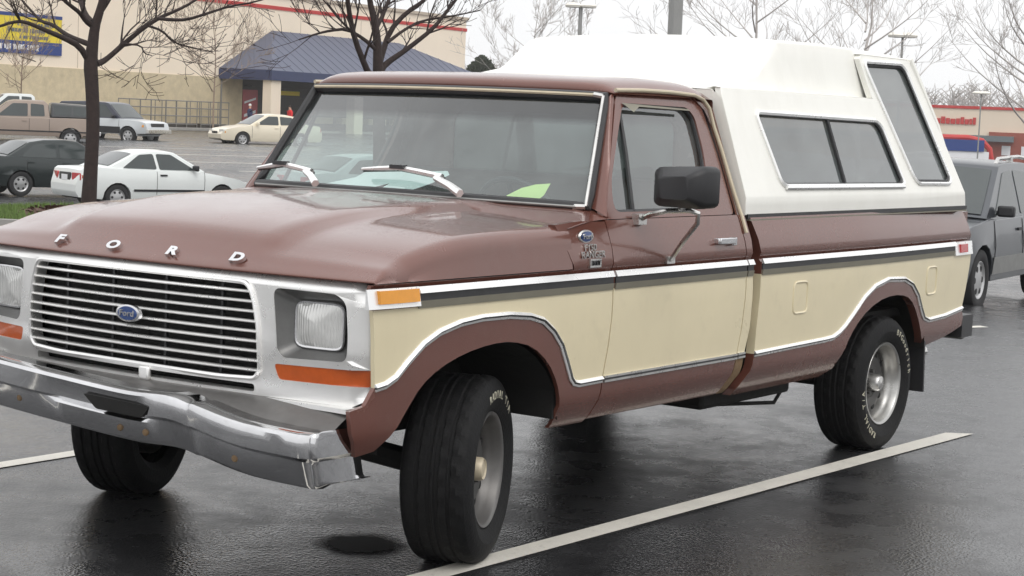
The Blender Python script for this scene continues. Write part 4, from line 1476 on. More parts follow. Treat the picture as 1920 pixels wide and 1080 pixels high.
# top border behind the raised roof, front wall and rear door
mb = MB()
mb.grid(lambda u, v: Vector((-3.38 - .60 * u, (-1 + 2 * v) * (.731 - .0 * u), 1.958)), 3, 2)
mb2 = MB(); mb2.add([(-1.8505, -.955, 1.2), (-1.8505, .955, 1.2), (-1.8505, .805, 1.70), (-1.852, .765, ledge - .01), (-1.852, -.765, ledge - .01), (-1.8505, -.805, 1.70)], [(0, 1, 2, 3, 4, 5)])
mb.build('roof_border', ('whitecap',), shell); mb2.build('front_wall', ('whitecap',), shell)
mb = MB()
mb.add([(-4.312, -.95, 1.2), (-4.312, .95, 1.2), (-4.155, .828, 1.62), (-4.0, .735, 1.955), (-4.0, -.735, 1.955), (-4.155, -.828, 1.62)], [(0, 1, 2, 3, 4, 5)])
mb.build('rear_door', ('tglass',), shell)
mb = MB(); mb.tube([(-4.312, -.94, 1.215), (-4.155, -.828, 1.62), (-4.005, -.735, 1.95), (-4.005, .735, 1.95), (-4.155, .828, 1.62), (-4.312, .94, 1.215)], .02, 6, closed=True)
mb.build('rear_door_frame', ('whitecap',), shell)
# gasket between shell and bed rail
for sg in (1, -1):
    mb = MB(); mb.box((-3.09, sg * .946, 1.196), (2.45, .034, .020)); mb.build('shell_gasket', ('blackrub',), shell)
    mb = MB(); mb.box((-3.09, sg * .951, 1.1815), (2.43, .035, .006)); mb.build('rail_cap', ('dulltrim',), shell)

# ---- things on the dashboard
def sheetpaper(name, pts, m, label, cat='paper'):
    mb = MB(); n = len(pts)
    c = sum((Vector(p) for p in pts), Vector()) / n + Vector((.008, 0, .006))
    nd = Vector((-.002, 0, .001))
    mb.add([Vector(p) for p in pts] + [c] + [Vector(p) + nd for p in pts] + [c + nd], [(i, (i + 1) % n, n) for i in range(n)] + [(n + 1 + (i + 1) % n, n + 1 + i, 2 * n + 1) for i in range(n)])
    o = mb.build(name, (m,), None, ang=60)
    return tag(o, label, cat)
sheetpaper('crumpled_paper', [(-.72, -.49, 1.256), (-.80, -.36, 1.285), (-.84, -.29, 1.335), (-.845, -.25, 1.352), (-.85, -.22, 1.340), (-.855, -.17, 1.352), (-.855, -.105, 1.362), (-.84, -.07, 1.330), (-.80, -.10, 1.295), (-.73, -.20, 1.262)], 'paper', 'crumpled white papers piled on the pickup dashboard behind the wiper')
sheetpaper('paper_sheet', [(-.72, -.14, 1.257), (-.78, -.12, 1.29), (-.83, -.05, 1.345), (-.83, .03, 1.342), (-.82, .14, 1.350), (-.80, .165, 1.335), (-.76, .11, 1.300), (-.70, .02, 1.258)], 'paper', 'flat white paper sheet leaning behind the windshield, nearest the truck centre')
sheetpaper('lime_note', [(-.76, .48, 1.270), (-.79, .53, 1.302), (-.82, .575, 1.318), (-.83, .64, 1.325), (-.80, .632, 1.28), (-.78, .62, 1.262), (-.76, .55, 1.258)], 'greenpaper', 'lime green paper note at the driver corner of the windshield')

# ================================================================== background
M['blockwall'] = mat('tan_block_wall', srgb(202, 187, 156), 0.9, vary=0.16, vscale=2.2, bump=0.5, bscale=5)
M['stucco'] = mat('pale_wall_panel', srgb(242, 227, 206), 0.85, vary=0.04, vscale=0.3)
M['redstripe'] = mat('red_band', srgb(190, 52, 48), 0.6, vary=0.05)
M['coping'] = mat('coping', srgb(190, 176, 158), 0.7, vary=0.05)
M['blueroof'] = mat('slate_blue_metal_roof', srgb(88, 93, 112), 0.5, 0.1, vary=0.06, vscale=1)
M['bluefascia'] = mat('dark_blue_fascia', srgb(46, 56, 92), 0.5, vary=0.08, vscale=3)
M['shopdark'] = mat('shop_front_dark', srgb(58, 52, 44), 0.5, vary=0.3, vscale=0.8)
M['banner_y'] = mat('yellow_banner', srgb(232, 208, 52), 0.6, vary=0.05, vscale=1.5)
M['banner_b'] = mat('blue_banner', srgb(34, 62, 128), 0.6, vary=0.06, vscale=2)
M['banner_g'] = mat('grey_blue_print', srgb(92, 100, 104), 0.6)
M['banner_w'] = mat('white_print', (0.8, 0.8, 0.82), 0.6)
M['vend'] = mat('red_machine', srgb(168, 60, 66), 0.4, vary=0.15, vscale=3)
M['steel'] = mat('galvanised_steel', srgb(132, 130, 126), 0.5, 0.3, vary=0.1, vscale=4)
M['carglass'] = mat('car_glass', (0.045, 0.055, 0.055), 0.05, 0, 0.0, vary=0.15, vscale=1.2, spec=0.6)
M['cartyre'] = mat('car_tyre', (0.02, 0.02, 0.021), 0.8, vary=0.1)
M['hubcap'] = mat('wheel_cover', (0.5, 0.5, 0.5), 0.35, 0.7, vary=0.1)
M['headlamp'] = mat('clear_lamp', (0.75, 0.75, 0.74), 0.15, 0.2, 0.5)
M['skin'] = mat('skin', srgb(196, 150, 128), 0.6)

def W(o_, s_, out, z):
    """a point on the store front: s along the wall, out from it"""
    e = Vector((-.995, -.096, 0)); n = Vector((-.096, .995, 0))
    p = Vector((-78.418, -82.189, 0)) + e * s_ + n * out
    return Vector((p.x, p.y, z))
We, Wn = Vector((-.995, -.096, 0)), Vector((-.096, .995, 0))
def wbox(name, s0, s1, o0, o1, z0, z1, m, parent, ang=35):
    mb = MB()
    vs = [W(0, s_, o_, z) for s_ in (s0, s1) for o_ in (o0, o1) for z in (z0, z1)]
    mb.add(vs, [(0, 1, 3, 2), (4, 6, 7, 5), (0, 4, 5, 1), (2, 3, 7, 6), (0, 2, 6, 4), (1, 5, 7, 3)])
    return mb.build(name, (m,), parent, ang)
store = empty('store_building')
tag(store, 'large tan store with a red roof stripe and blue porch behind the left cars', 'store')
wbox('upper_wall', -60, 36.8, -30, 0, 3.46, 9.2, 'stucco', store)
wbox('lower_wall', -60, 8.2, -29.9, .06, -1, 3.46, 'blockwall', store)
wbox('lower_wall', 33.0, 36.8, -29.9, .06, -1, 3.46, 'blockwall', store)
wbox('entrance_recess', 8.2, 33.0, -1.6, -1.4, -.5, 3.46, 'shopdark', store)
wbox('red_stripe', -60, 36.9, -.02, .05, 8.30, 8.55, 'redstripe', store)
wbox('roof_coping', -60.2, 37.0, -.3, .15, 9.2, 9.42, 'coping', store)
for k in range(5):
    wbox('shelf_row', 10.2, 32, -1.3, -.7, .5 + .62 * k, .58 + .62 * k, 'shopdark', store)
for s_ in (14.0, 17.5, 21, 24.5, 28):
    wbox('stocked_goods', s_, s_ + 2.4, -1.25, -.75, .6, 1.05, 'blockwall', store)
wbox('yellow_sign', 13.2, 15.4, -.6, -.5, 2.50, 2.80, 'banner_y', store)
# panel joints of the upper wall
for k in range(12):
    wbox('panel_joint', -52 + 7.4 * k, -51.96 + 7.4 * k, .0, .012, 3.5, 8.2, 'coping', store)
# porch roof
PO = 4.3
A0, A1 = W(0, 5.8, 0, 4.1), W(0, 5.8, PO, 4.0)
B0, B1 = W(0, 36.6, 0, 4.1), W(0, 36.6, PO, 4.0)
T0, T1 = W(0, 11.2, 0.1, 6.85), W(0, 27.0, 0.1, 6.85)
mb = MB(); mb.add([A0, A1, B1, B0, T0, T1], [(0, 1, 4), (1, 2, 5, 4), (2, 3, 5)])
porch = mb.build('porch_roof', ('blueroof',), store)
def seam(a, b):
    mb = MB(); up = Vector((0, 0, .03)); mb.tube([a + up * .5, b + up * .5], .022, 4); mb.build('roof_seam', ('blueroof',), porch)
for k in range(1, 9):
    t = k / 9
    seam(A1.lerp(A0, t), T0.lerp(A0, t) if False else A1.lerp(T0, 1).lerp(A0, t))
for k in range(1, 30):
    s_ = 6.3 + k * 1.0
    ft = min(1, (s_ - 5.8) / 5.4)
    rt_ = min(1, (36.6 - s_) / 9.6)
    f = max(0.02, min(ft, rt_))
    p = W(0, s_, PO, 4.0); q = W(0, s_, PO + (.1 - PO) * f, 4.0 + 2.85 * f)
    seam(p, q)
for name, a, b in (('porch_fascia', (5.75, 36.7, PO - .05, PO + .05, 3.38, 4.02), 0),):
    wbox(name, *a, 'bluefascia', store)
wbox('porch_fascia', 5.72, 5.85, 0, PO, 3.38, 4.05, 'bluefascia', store)
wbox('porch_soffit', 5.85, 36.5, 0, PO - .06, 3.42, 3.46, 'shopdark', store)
for s_ in (5.95, 15.5, 23.4, 31.3):
    wbox('porch_column', s_, s_ + 1.05, PO - .8, PO - .12, -.5, 3.40, 'stucco', store)
mb = MB(); mb.tube([W(0, 5.9, .12, 3.6), W(0, 5.9, .12, 0)], .06, 6); mb.build('downpipe', ('steel',), store)
# concrete apron by the store
mb = MB()
vs = [W(0, s_, o_, z) for s_ in (-60, 38) for o_, z in ((.05, .13), (3.2, .13), (3.2, -.1))]
mb.add(vs, [(0, 3, 4, 1), (1, 4, 5, 2)])
tag(mb.build('pavement', ('kerb',), None), kind='structure')

# banner on the wall
ban = empty('wall_banner')
tag(ban, 'yellow banner with blue bottom band hanging on the tan store wall', 'banner')
wbox('banner_cloth', -16.5, -9.06, .06, .10, 4.86, 6.24, 'banner_y', ban)
wbox('banner_band', -16.5, -9.04, .06, .11, 4.14, 4.86, 'banner_b', ban)
wbox('banner_top_edge', -16.5, -9.04, .06, .11, 6.24, 6.44, 'banner_b', ban)
rnd = random.Random(11)
for z, s0, s1, h, m in ((5.82, -12.7, -9.9, .20, 'banner_g'), (5.46, -13.4, -10.0, .26, 'banner_g'), (5.08, -12.5, -10.2, .20, 'banner_g'), (4.50, -15.2, -11.1, .34, 'banner_w')):
    mb = MB()
    s_ = s0
    while s_ < s1:
        wd = rnd.uniform(.10, .22)
        hh = h * rnd.uniform(.7, 1.05)
        sl_ = rnd.uniform(0, .06)
        vs = [W(0, s_ + sl_ * (z1 > 0), o_, z + z1 * hh / 2) for z1 in (-1, 1) for o_ in (.115,) for _ in (0,)]
        q = [W(0, s_, .115, z - hh / 2), W(0, s_ + wd, .115, z - hh / 2), W(0, s_ + wd + sl_, .115, z + hh / 2), W(0, s_ + sl_, .115, z + hh / 2)]
        mb.add(q, [(0, 1, 2, 3)])
        s_ += wd + rnd.choice((.03, .03, .04, .16))
    tag(mb.build('banner_print', (m,), ban, recalc=False), kind='stuff')
# drink machine
vm = empty('drink_machine'); tag(vm, 'red drink machine under the blue store porch beside the column', 'vending machine')
wbox('cabinet', 8.3, 9.9, -.8, .05, 0, 2.75, 'vend', vm)
mb = MB(); q = [W(0, 8.45, .062, .9), W(0, 9.7, .062, 1.2), W(0, 9.7, .062, 1.4), W(0, 8.45, .062, 1.1)]; mb.add(q, [(0, 1, 2, 3)])
q = [W(0, 8.45, .062, 1.8), W(0, 9.7, .062, 2.1), W(0, 9.7, .062, 2.25), W(0, 8.45, .062, 1.95)]; mb.add(q, [(0, 1, 2, 3)]); mb.build('front_graphic', ('banner_w',), vm)
# metal display racks along the wall
def rack(s0, s1, label):
    r = empty('display_rack'); tag(r, label, 'rack', 'metal racks along the store wall')
    for o_ in (.6, 1.5):
        for z in (.35, .85, 1.35, 1.8):
            mb = MB(); mb.tube([W(0, s0, o_, z), W(0, s1, o_, z)], .035, 5); mb.build('rail', ('steel',), r)
        k = int((s1 - s0) / .8)
        for i in range(k + 1):
            mb = MB(); mb.tube([W(0, s0 + (s1 - s0) * i / k, o_, .1), W(0, s0 + (s1 - s0) * i / k, o_, 1.8)], .03, 5); mb.build('post', ('steel',), r)
    wbox('base_goods', s0 + .1, s1 - .1, .7, 1.4, .13, .40, 'shopdark', r)
rack(-4.6, -1.6, 'low grey metal rack by the store wall, nearest the dark sport utility')
rack(-1.2, 1.8, 'middle grey metal rack by the store wall')
rack(2.2, 5.0, 'low grey metal rack by the store wall, nearest the blue porch')

# ---- cars
def car_solid(name, outline, wfun, crown, m, parent, xc, zc, bev=.05):
    bm = bmesh.new()
    f = bm.faces.new([bm.verts.new((x, -1, z)) for x, z in outline])
    r = bmesh.ops.extrude_face_region(bm, geom=[f])
    for v in [q for q in r['geom'] if isinstance(q, bmesh.types.BMVert)]: v.co.y = 1
    bmesh.ops.recalc_face_normals(bm, faces=bm.faces)
    for k, cuts in ((0, xc), (2, zc), (1, (-.8, -.4, 0, .4, .8))):
        for c in cuts:
            co, no = [0, 0, 0], [0, 0, 0]
            co[k], no[k] = c, 1
            bmesh.ops.bisect_plane(bm, geom=bm.verts[:] + bm.edges[:] + bm.faces[:], plane_co=co, plane_no=no, dist=1e-5)
    for v in bm.verts:
        x, y, z = v.co
        v.co = Vector((x, y * wfun(x, z), z + crown * (1 - y * y) * sstep((z - .55) / .3)))
        if abs(y) <= 1 and False: pass
    for v in bm.verts:                               # nose and tail rounded in plan
        pass
    me = bpy.data.meshes.new(name)
    bm.to_mesh(me)
    bm.free()
    finish(me, 40)
    o = link(name, me, parent, (m,))
    if bev: bevel(o, bev, 3, 38)
    return o

_wheel_cache = {}
def car_wheel(parent, x, y, r, cover):
    key = (round(r, 3), cover)
    if key not in _wheel_cache:
        t = MB(); t.lathe([(r * .62, .09), (r * .68, .105), (r * .85, .11), (r * .96, .10), (r, .07), (r, -.07), (r * .96, -.10), (r * .62, -.09)], 28)
        d = MB(); d.lathe([(r * .64, .088), (r * .60, .092), (r * .52, .072), (r * .25, .085), (.001, .088)], 28)
        for k in range(6):
            a = 2 * math.pi * k / 6
            d.lathe([(.001, .004), (r * .10, .004), (r * .11, -.004)], 8, 1, Matrix.Translation((r * .40 * math.cos(a), .078, r * .40 * math.sin(a))))
        a = d.build('wheel', (cover, 'cartyre'), parent); b = t.build('tyre', ('cartyre',), a)
        _wheel_cache[key] = (a.data, b.data)
    else:
        a = link('wheel', _wheel_cache[key][0], parent); b = link('tyre', _wheel_cache[key][1], a)
    a.location = (x, y, r)
    if y < 0: a.rotation_euler = (0, 0, math.pi)
    return a

def arch(cx, r, z0, n=9):
    """points over a wheel arch from front to rear (decreasing x)"""
    return [(cx + r * math.cos(math.pi * i / n), z0 + r * math.sin(math.pi * i / n)) for i in range(n + 1)]

def build_car(name, label, cat, loc, head, sp, paint, lower=None, group=None):
    """head: direction of travel as a world vector; sp: the shape"""
    root = empty(name, loc, math.atan2(head.y, head.x))
    tag(root, label, cat, group)
    w = sp['w'] / 2
    wr = sp['wr']
    fx, rx = sp['axles']
    zb = sp.get('sill', .26)
    top = sp['top']                                   # rear bottom -> over the top -> front bottom
    ra = wr * 1.16
    bot = [(fx + ra + .02, zb)] + arch(fx, ra, wr * .98) + [(fx - ra - .02, zb - .02), (rx + ra + .02, zb - .02)] + arch(rx, ra, wr * .98) + [(rx - ra - .02, zb)]
    outline = top + bot
    x0, x1 = min(p[0] for p in top), max(p[0] for p in top)
    belt_z = sp['belt']
    tap = sp.get('taper', .16)
    def wf(x, z):
        t = abs((x - (x0 + x1) / 2) / ((x1 - x0) / 2))
        pz = interp(z, [.15, .3, .5, .75, belt_z, belt_z + .25], [.90, .955, .99, 1.0, .955, .90])
        return w * pz * (1 - tap * t ** 7)
    xc = [x0 + .05, x0 + .12, x0 + .25, x0 + .45, x0 + .8] + frange(x0 + 1.1, x1 - 1.1, 5) + [x1 - .8, x1 - .45, x1 - .25, x1 - .12, x1 - .05]
    body = car_solid('body', outline, wf, .02, paint, root, xc, [.3, .42, .55, .68, belt_z - .1], .045)
    gh = sp['gh']
    zr = max(p[1] for p in gh)
    gw0, gw1 = sp.get('ghw', (.90, .72))
    def gwf(x, z): return w * (gw0 + (gw1 - gw0) * ((z - belt_z) / (zr - belt_z)) ** 1.1 if z > belt_z else gw0)
    cab = car_solid('cabin', gh, gwf, .025, sp.get('cabpaint', paint), root, [], [belt_z + .1, belt_z + .2, zr - .12, zr - .06], .05)
    for sg in (1, -1):
        for poly in sp['side_glass']:
            pr = rpoly(poly, .05)
            sheet('side_window', [(pr, [], 0)], lambda a, b, d, sg=sg: (a, sg * (gwf(a, b) + .008 - d), b), ('carglass',), cab, [], [belt_z + .2], .012)
    for nm, (a, b) in sp['end_glass'].items():
        mb = MB()
        dx, dz = b[0] - a[0], b[1] - a[1]
        l = math.hypot(dx, dz)
        nx, nz_ = (-dz / l, dx / l)
        if nm == 'windshield': nx, nz_ = abs(nx), abs(nz_)
        else: nx, nz_ = -abs(nx), abs(nz_)
        def wg(u, v, a=a, dx=dx, dz=dz, nx=nx, nz_=nz_):
            x, z = a[0] + dx * (.06 + .86 * u), a[1] + dz * (.06 + .86 * u)
            hw = gwf(x, z) - .07
            y = (-1 + 2 * v)
            return Vector((x + nx * .014, y * hw, z + nz_ * .014 + .025 * (1 - y * y) * sstep((z - .55) / .3)))
        mb.grid(wg, 4, 6)
        mb.build(nm, ('carglass',), cab)
    for ax in (fx, rx):
        for sg in (1, -1): car_wheel(root, ax, sg * (w - .13), wr, sp.get('cover', 'hubcap'))
    mb = MB(); mb.box(((x0 + x1) / 2, 0, zb + .10), (x1 - x0 - .5, w * 1.5, .22)); mb.build('underbody', ('under',), root)
    for nm, m, x, z, ya, yb, hz, dep in sp.get('lamps', ()):
        for sg in (1, -1):
            mb = MB()
            q = []
            for y, zz in rpoly([(ya, z - hz / 2), (yb, z - hz / 2), (yb, z + hz / 2), (ya, z + hz / 2)], .03):
                q.append((y, zz))
            xs = lambda y: x - math.copysign(1, x) * tap * .9 * max(0, y / w - .55) ** 2 * 2.0
            mb.prism(q, lambda y, zz: (xs(y), sg * min(y, wf(xs(y), zz) + .008), zz), lambda y, zz: (xs(y) - math.copysign(dep, x), sg * min(y, wf(xs(y), zz) + .008), zz))
            mb.build(nm, (m,), root)
    for nm, m, bx, bd in sp.get('boxes', ()):
        mb = MB(); mb.box(bx, bd); bevel(mb.build(nm, (m,), root), .015, 2)
    for x in sp.get('door_lines', ()):
        for sg in (1, -1):
            mb = MB(); mb.tube([(x, sg * (wf(x, z) + .001), z) for z in frange(zb + .12, belt_z - .02, 6)], .006, 4); mb.build('door_gap', ('black',), root)
    for x, z in sp.get('handles', ()):
        for sg in (1, -1):
            mb = MB(); mb.box((x, sg * (wf(x, z) + .012), z), (.17, .025, .035)); mb.build('door_handle', (sp.get('handle_mat', paint),), root)
    if sp.get('strip'):
        z, xa, xb, h, m = sp['strip']
        for sg in (1, -1):
            mb = MB()
            n = 12
            vs = []
            for i in range(n + 1):
                x = xa + (xb - xa) * i / n
                for dz, o_ in ((-h / 2, 0), (-h / 2, .014), (h / 2, .014), (h / 2, 0)): vs.append((x, sg * (wf(x, z + dz) + o_), z + dz))
            mb.add(vs, [(i * 4 + k, i * 4 + k + 1, (i + 1) * 4 + k + 1, (i + 1) * 4 + k) for i in range(n) for k in range(3)])
            mb.build('side_strip', (m,), root)
    if sp.get('mirror'):
        x, z = sp['mirror']
        for sg in (1, -1):
            mb = MB(); mb.box((x, sg * (w * .93 + .10), z), (.10, .20, .13)); mb.box((x, sg * (w * .93), z - .02), (.05, .14, .05)); bevel(mb.build('door_mirror', (sp.get('mirror_mat', paint),), root), .025, 2)
    return root

def cpaint(name, rgb, metal=0.0, rough=.3):
    M[name] = mat(name, srgb(*rgb), rough, metal, .5, vary=.03, vscale=1.5)
    return name
cpaint('white_car_paint', (226, 230, 228)); cpaint('dark_green_paint', (38, 46, 46), .2); cpaint('cream_pearl_paint', (232, 222, 200))
cpaint('tan_truck_paint', (150, 134, 122), .2); cpaint('navy_paint', (40, 44, 60)); cpaint('silver_paint', (168, 176, 178), .4); cpaint('grey_suv_paint', (68, 72, 77), .4)
cpaint('dark_shell', (44, 46, 48)); cpaint('pale_grey_paint', (200, 204, 206), .2)

coupe = dict(w=1.69, wr=.29, axles=(1.38, -1.24), belt=.90, sill=.24, taper=.17,
    top=[(-1.72, .25), (-2.12, .28), (-2.19, .40), (-2.19, .56), (-2.14, .70), (-2.10, .88), (-2.02, .93), (-1.55, .945), (-1.0, .92), (.70, .88), (.85, .885), (1.4, .80), (1.85, .72), (2.08, .62), (2.18, .50), (2.19, .38), (2.12, .25), (1.80, .24)],
    gh=[(-1.62, .90), (-1.42, .98), (-.78, 1.28), (-.45, 1.34), (.0, 1.345), (.22, 1.31), (.98, .88), (.7, .86), (-1.3, .86)],
    side_glass=[[(-1.10, .95), (-.66, 1.255), (-.32, 1.28), (-.26, .93)], [(-.19, .925), (-.25, 1.28), (.12, 1.27), (.72, .915)]],
    end_glass={'rear_window': ((-1.46, .965), (-.76, 1.29)), 'windshield': ((.98, .88), (.22, 1.31))},
    lamps=[('tail_light', 'red', -2.16, .74, .40, .80, .16, .10), ('turn_signal', 'amberdeep', -2.12, .74, .66, .84, .07, .14), ('headlamp', 'headlamp', 2.12, .60, .42, .78, .12, .10)],
    boxes=[('plate_recess', 'black', (-2.145, 0, .72), (.03, .62, .20)), ('number_plate', 'banner_w', (-2.165, 0, .70), (.012, .32, .13))],
    door_lines=(-.28, .92), handles=((-.12, .80),), handle_mat='black', strip=(.45, -.85, .92, .05, 'black'), mirror=(.66, .97), mirror_mat='black')
sedan = dict(w=1.76, wr=.31, axles=(1.40, -1.30), belt=.93, sill=.25, taper=.16,
    top=[(-1.80, .26), (-2.28, .28), (-2.36, .42), (-2.36, .60), (-2.30, .80), (-2.22, .96), (-1.85, 1.0), (-1.3, .965), (.85, .91), (1.0, .92), (1.6, .84), (2.1, .74), (2.28, .62), (2.36, .50), (2.34, .32), (2.25, .26), (1.85, .25)],
    gh=[(-1.80, .95), (-1.6, 1.02), (-1.02, 1.35), (-.65, 1.41), (-.1, 1.425), (.25, 1.39), (1.08, .91), (.8, .89), (-1.5, .91)],
    side_glass=[[(-1.28, .99), (-.92, 1.30), (-.36, 1.335), (-.36, .965)], [(-.27, .96), (-.27, 1.335), (.16, 1.33), (.80, .955)]],
    end_glass={'rear_window': ((-1.64, 1.0), (-1.0, 1.36)), 'windshield': ((1.08, .91), (.25, 1.39))},
    lamps=[('tail_light', 'red', -2.33, .80, .42, .86, .18, .14), ('headlamp', 'headlamp', 2.30, .64, .42, .84, .14, .12), ('turn_signal', 'amber', 2.24, .60, .80, .88, .08, .16)],
    boxes=[('number_plate', 'banner_w', (-2.375, 0, .72), (.012, .32, .13)), ('radiator_grille', 'black', (2.345, 0, .58), (.03, .6, .10))],
    door_lines=(-.32, .98, -1.15), handles=((-.14, .83), (-1.05, .85)), mirror=(.74, 1.0))

def gloc(d, l, dz=0.0):
    p = wp(d, l)
    return (p.x, p.y, terrain_dl(d, l) + dz)
H1 = (RX * .80 + AX * .60).normalized()
build_car('parked_coupe', 'white two-door coupe parked behind the bare tree trunk', 'car', gloc(43.2, -8.45), H1, coupe, 'white_car_paint')
sd = dict(sedan); 
build_car('parked_sedan', 'dark green sedan at the left edge beyond the grass', 'car', gloc(47.6, -11.75), H1, sd, 'dark_green_paint')
build_car('parked_sedan', 'silver sedan seen through the windshield of the brown pickup', 'car', gloc(44.5, -3.35), H1, sedan, 'silver_paint')
sc2 = dict(sedan); sc2['w'] = 1.86
build_car('parked_sedan', 'cream sedan parked in front of the blue store porch', 'car', gloc(81.5, -11.05, -.12), (-RX * .86 - AX * .5).normalized(), sc2, 'cream_pearl_paint')
suv = dict(w=1.95, wr=.37, axles=(1.36, -1.36), belt=1.08, sill=.46, taper=.10,
    top=[(-1.85, .48), (-2.28, .50), (-2.33, .60), (-2.33, .95), (-2.30, 1.08), (-1.4, 1.08), (.85, 1.07), (.95, 1.08), (1.95, 1.0), (2.18, .93), (2.25, .75), (2.27, .58), (2.22, .48), (1.9, .47)],
    gh=[(-2.30, 1.05), (-2.22, 1.60), (-2.10, 1.72), (-.9, 1.76), (.1, 1.74), (.30, 1.70), (1.02, 1.06), (.6, 1.02), (-2.2, 1.02)], ghw=(.93, .80),
    side_glass=[[(-2.12, 1.13), (-2.06, 1.62), (-.95, 1.65), (-.95, 1.13)], [(-.86, 1.13), (-.86, 1.65), (.14, 1.64), (.68, 1.12)]],
    end_glass={'rear_window': ((-2.30, 1.05), (-2.22, 1.60)), 'windshield': ((1.02, 1.06), (.30, 1.70))},
    lamps=[('tail_light', 'red', -2.30, .95, .80, .93, .3, .1), ('headlamp', 'headlamp', 2.18, .84, .55, .88, .16, .10), ('turn_signal', 'amber', 2.15, .80, .86, .95, .10, .16)],
    boxes=[('front_bumper', 'alu', (2.30, 0, .58), (.14, 1.8, .18)), ('radiator_grille', 'black', (2.23, 0, .84), (.04, 1.0, .16))],
    door_lines=(-.9, .92), handles=((-.74, .95),), mirror=(.66, 1.15), mirror_mat='black', strip=(.60, -1.0, 1.0, .28, 'black'), cabpaint='navy_paint', cover='hubcap')
build_car('parked_sport_utility', 'white sport utility with navy roof parked behind the bare tree', 'sport utility', gloc(80.0, -17.4, -.2), (RX * .93 - AX * .36).normalized(), suv, 'pale_grey_paint')
truckspec = dict(w=1.95, wr=.37, axles=(1.75, -1.75), belt=1.12, sill=.46, taper=.10,
    top=[(-2.25, .48), (-2.72, .52), (-2.80, .62), (-2.80, 1.12), (-2.74, 1.16), (-.9, 1.14), (1.0, 1.12), (1.15, 1.13), (2.35, 1.02), (2.58, .92), (2.66, .75), (2.66, .58), (2.58, .48), (2.3, .47)],
    gh=[(-.98, 1.10), (-.90, 1.66), (-.75, 1.78), (.35, 1.78), (.55, 1.74), (1.32, 1.12), (1.0, 1.06), (-.9, 1.06)], ghw=(.94, .78),
    side_glass=[[(-.78, 1.20), (-.74, 1.64), (-.25, 1.67), (-.25, 1.19)], [(-.14, 1.18), (-.14, 1.67), (.42, 1.66), (1.0, 1.17)]],
    end_glass={'rear_window': ((-.98, 1.10), (-.90, 1.66)), 'windshield': ((1.32, 1.12), (.55, 1.74))},
    lamps=[('tail_light', 'red', -2.78, .95, .82, .95, .34, .1), ('headlamp', 'headlamp', 2.58, .85, .55, .90, .2, .10)],
    boxes=[('front_bumper', 'alu', (2.70, 0, .60), (.14, 1.85, .20)), ('rear_bumper', 'alu', (-2.84, 0, .58), (.14, 1.8, .16))],
    door_lines=(-.2, 1.05, -.95), handles=((-.02, 1.0),), mirror=(1.0, 1.22), strip=(.62, -2.6, 2.5, .05, 'black'), cover='hubcap')
t1 = build_car('parked_pickup', 'tan extended-cab pickup with a dark bed cover near the store wall', 'pickup truck', gloc(72.4, -19.25, -.24), (-RX * .95 - AX * .30).normalized(), truckspec, 'tan_truck_paint')
bmk = car_solid('bed_cover', [(-2.74, 1.15), (-2.60, 1.66), (-1.02, 1.72), (-1.00, 1.15)], lambda x, z: .93 - .2 * max(0, z - 1.15), .02, 'dark_shell', t1, [], [1.4], .05)
for sg in (1, -1):
    sheet('cover_window', [(rpoly([(-2.55, 1.26), (-2.48, 1.58), (-1.85, 1.60), (-1.85, 1.26)], .05), [], 0)], lambda a, b, d, sg=sg: (a, sg * (.93 - .2 * (b - 1.15) + .008 - d), b), ('carglass',), bmk, [], [], .01)
    sheet('cover_window', [(rpoly([(-1.78, 1.26), (-1.78, 1.60), (-1.12, 1.62), (-1.12, 1.26)], .05), [], 0)], lambda a, b, d, sg=sg: (a, sg * (.93 - .2 * (b - 1.15) + .008 - d), b), ('carglass',), bmk, [], [], .01)
build_car('parked_pickup', 'white pickup whose roof shows behind the tan pickup', 'pickup truck', gloc(94.5, -25.6), (-RX * .9 - AX * .42).normalized(), truckspec, 'white_car_paint')
# grey sport utility on the right
gsuv = dict(w=1.84, wr=.355, axles=(1.40, -1.40), belt=1.04, sill=.34, taper=.14,
    top=[(-1.85, .36), (-2.22, .40), (-2.30, .55), (-2.31, .80), (-2.28, 1.05), (-1.4, 1.07), (.85, 1.03), (1.05, 1.05), (1.75, .98), (2.08, .90), (2.26, .75), (2.32, .58), (2.28, .40), (1.9, .34)],
    gh=[(-2.26, 1.02), (-2.0, 1.52), (-1.75, 1.64), (-.8, 1.69), (.0, 1.68), (.25, 1.64), (1.20, 1.05), (.9, 1.0), (-2.1, 1.0)], ghw=(.93, .74),
    side_glass=[[(-1.95, 1.12), (-1.78, 1.50), (-1.15, 1.56), (-1.15, 1.10)], [(-1.05, 1.10), (-1.05, 1.57), (-.30, 1.60), (-.30, 1.08)], [(-.20, 1.08), (-.20, 1.60), (.16, 1.57), (.82, 1.08)]],
    end_glass={'rear_window': ((-2.26, 1.02), (-2.0, 1.52)), 'windshield': ((1.20, 1.05), (.25, 1.64))},
    lamps=[('headlamp', 'headlamp', 2.20, .80, .50, .86, .18, .12), ('tail_light', 'red', -2.27, .95, .72, .88, .3, .1)],
    boxes=[('radiator_grille', 'black', (2.29, 0, .68), (.04, .9, .16))], door_lines=(-.26, .95, -1.15), handles=((-.10, .90), (-1.0, .92)), handle_mat='black', strip=(.50, -1.0, 1.0, .20, 'greymetal'), mirror=(.72, 1.13), mirror_mat='black')
hd = Vector((.996, .091, 0)).normalized()
_p = wp(21.5, 5.42) - hd * 1.1 - Vector((-.091, .996, 0)) * .80
sx, sy = _p.x, _p.y
gs_ = build_car('parked_sport_utility', 'grey sport utility with roof rack behind the tail of the brown pickup', 'sport utility', (sx, sy, ground_z(sx, sy)), hd, gsuv, 'grey_suv_paint')
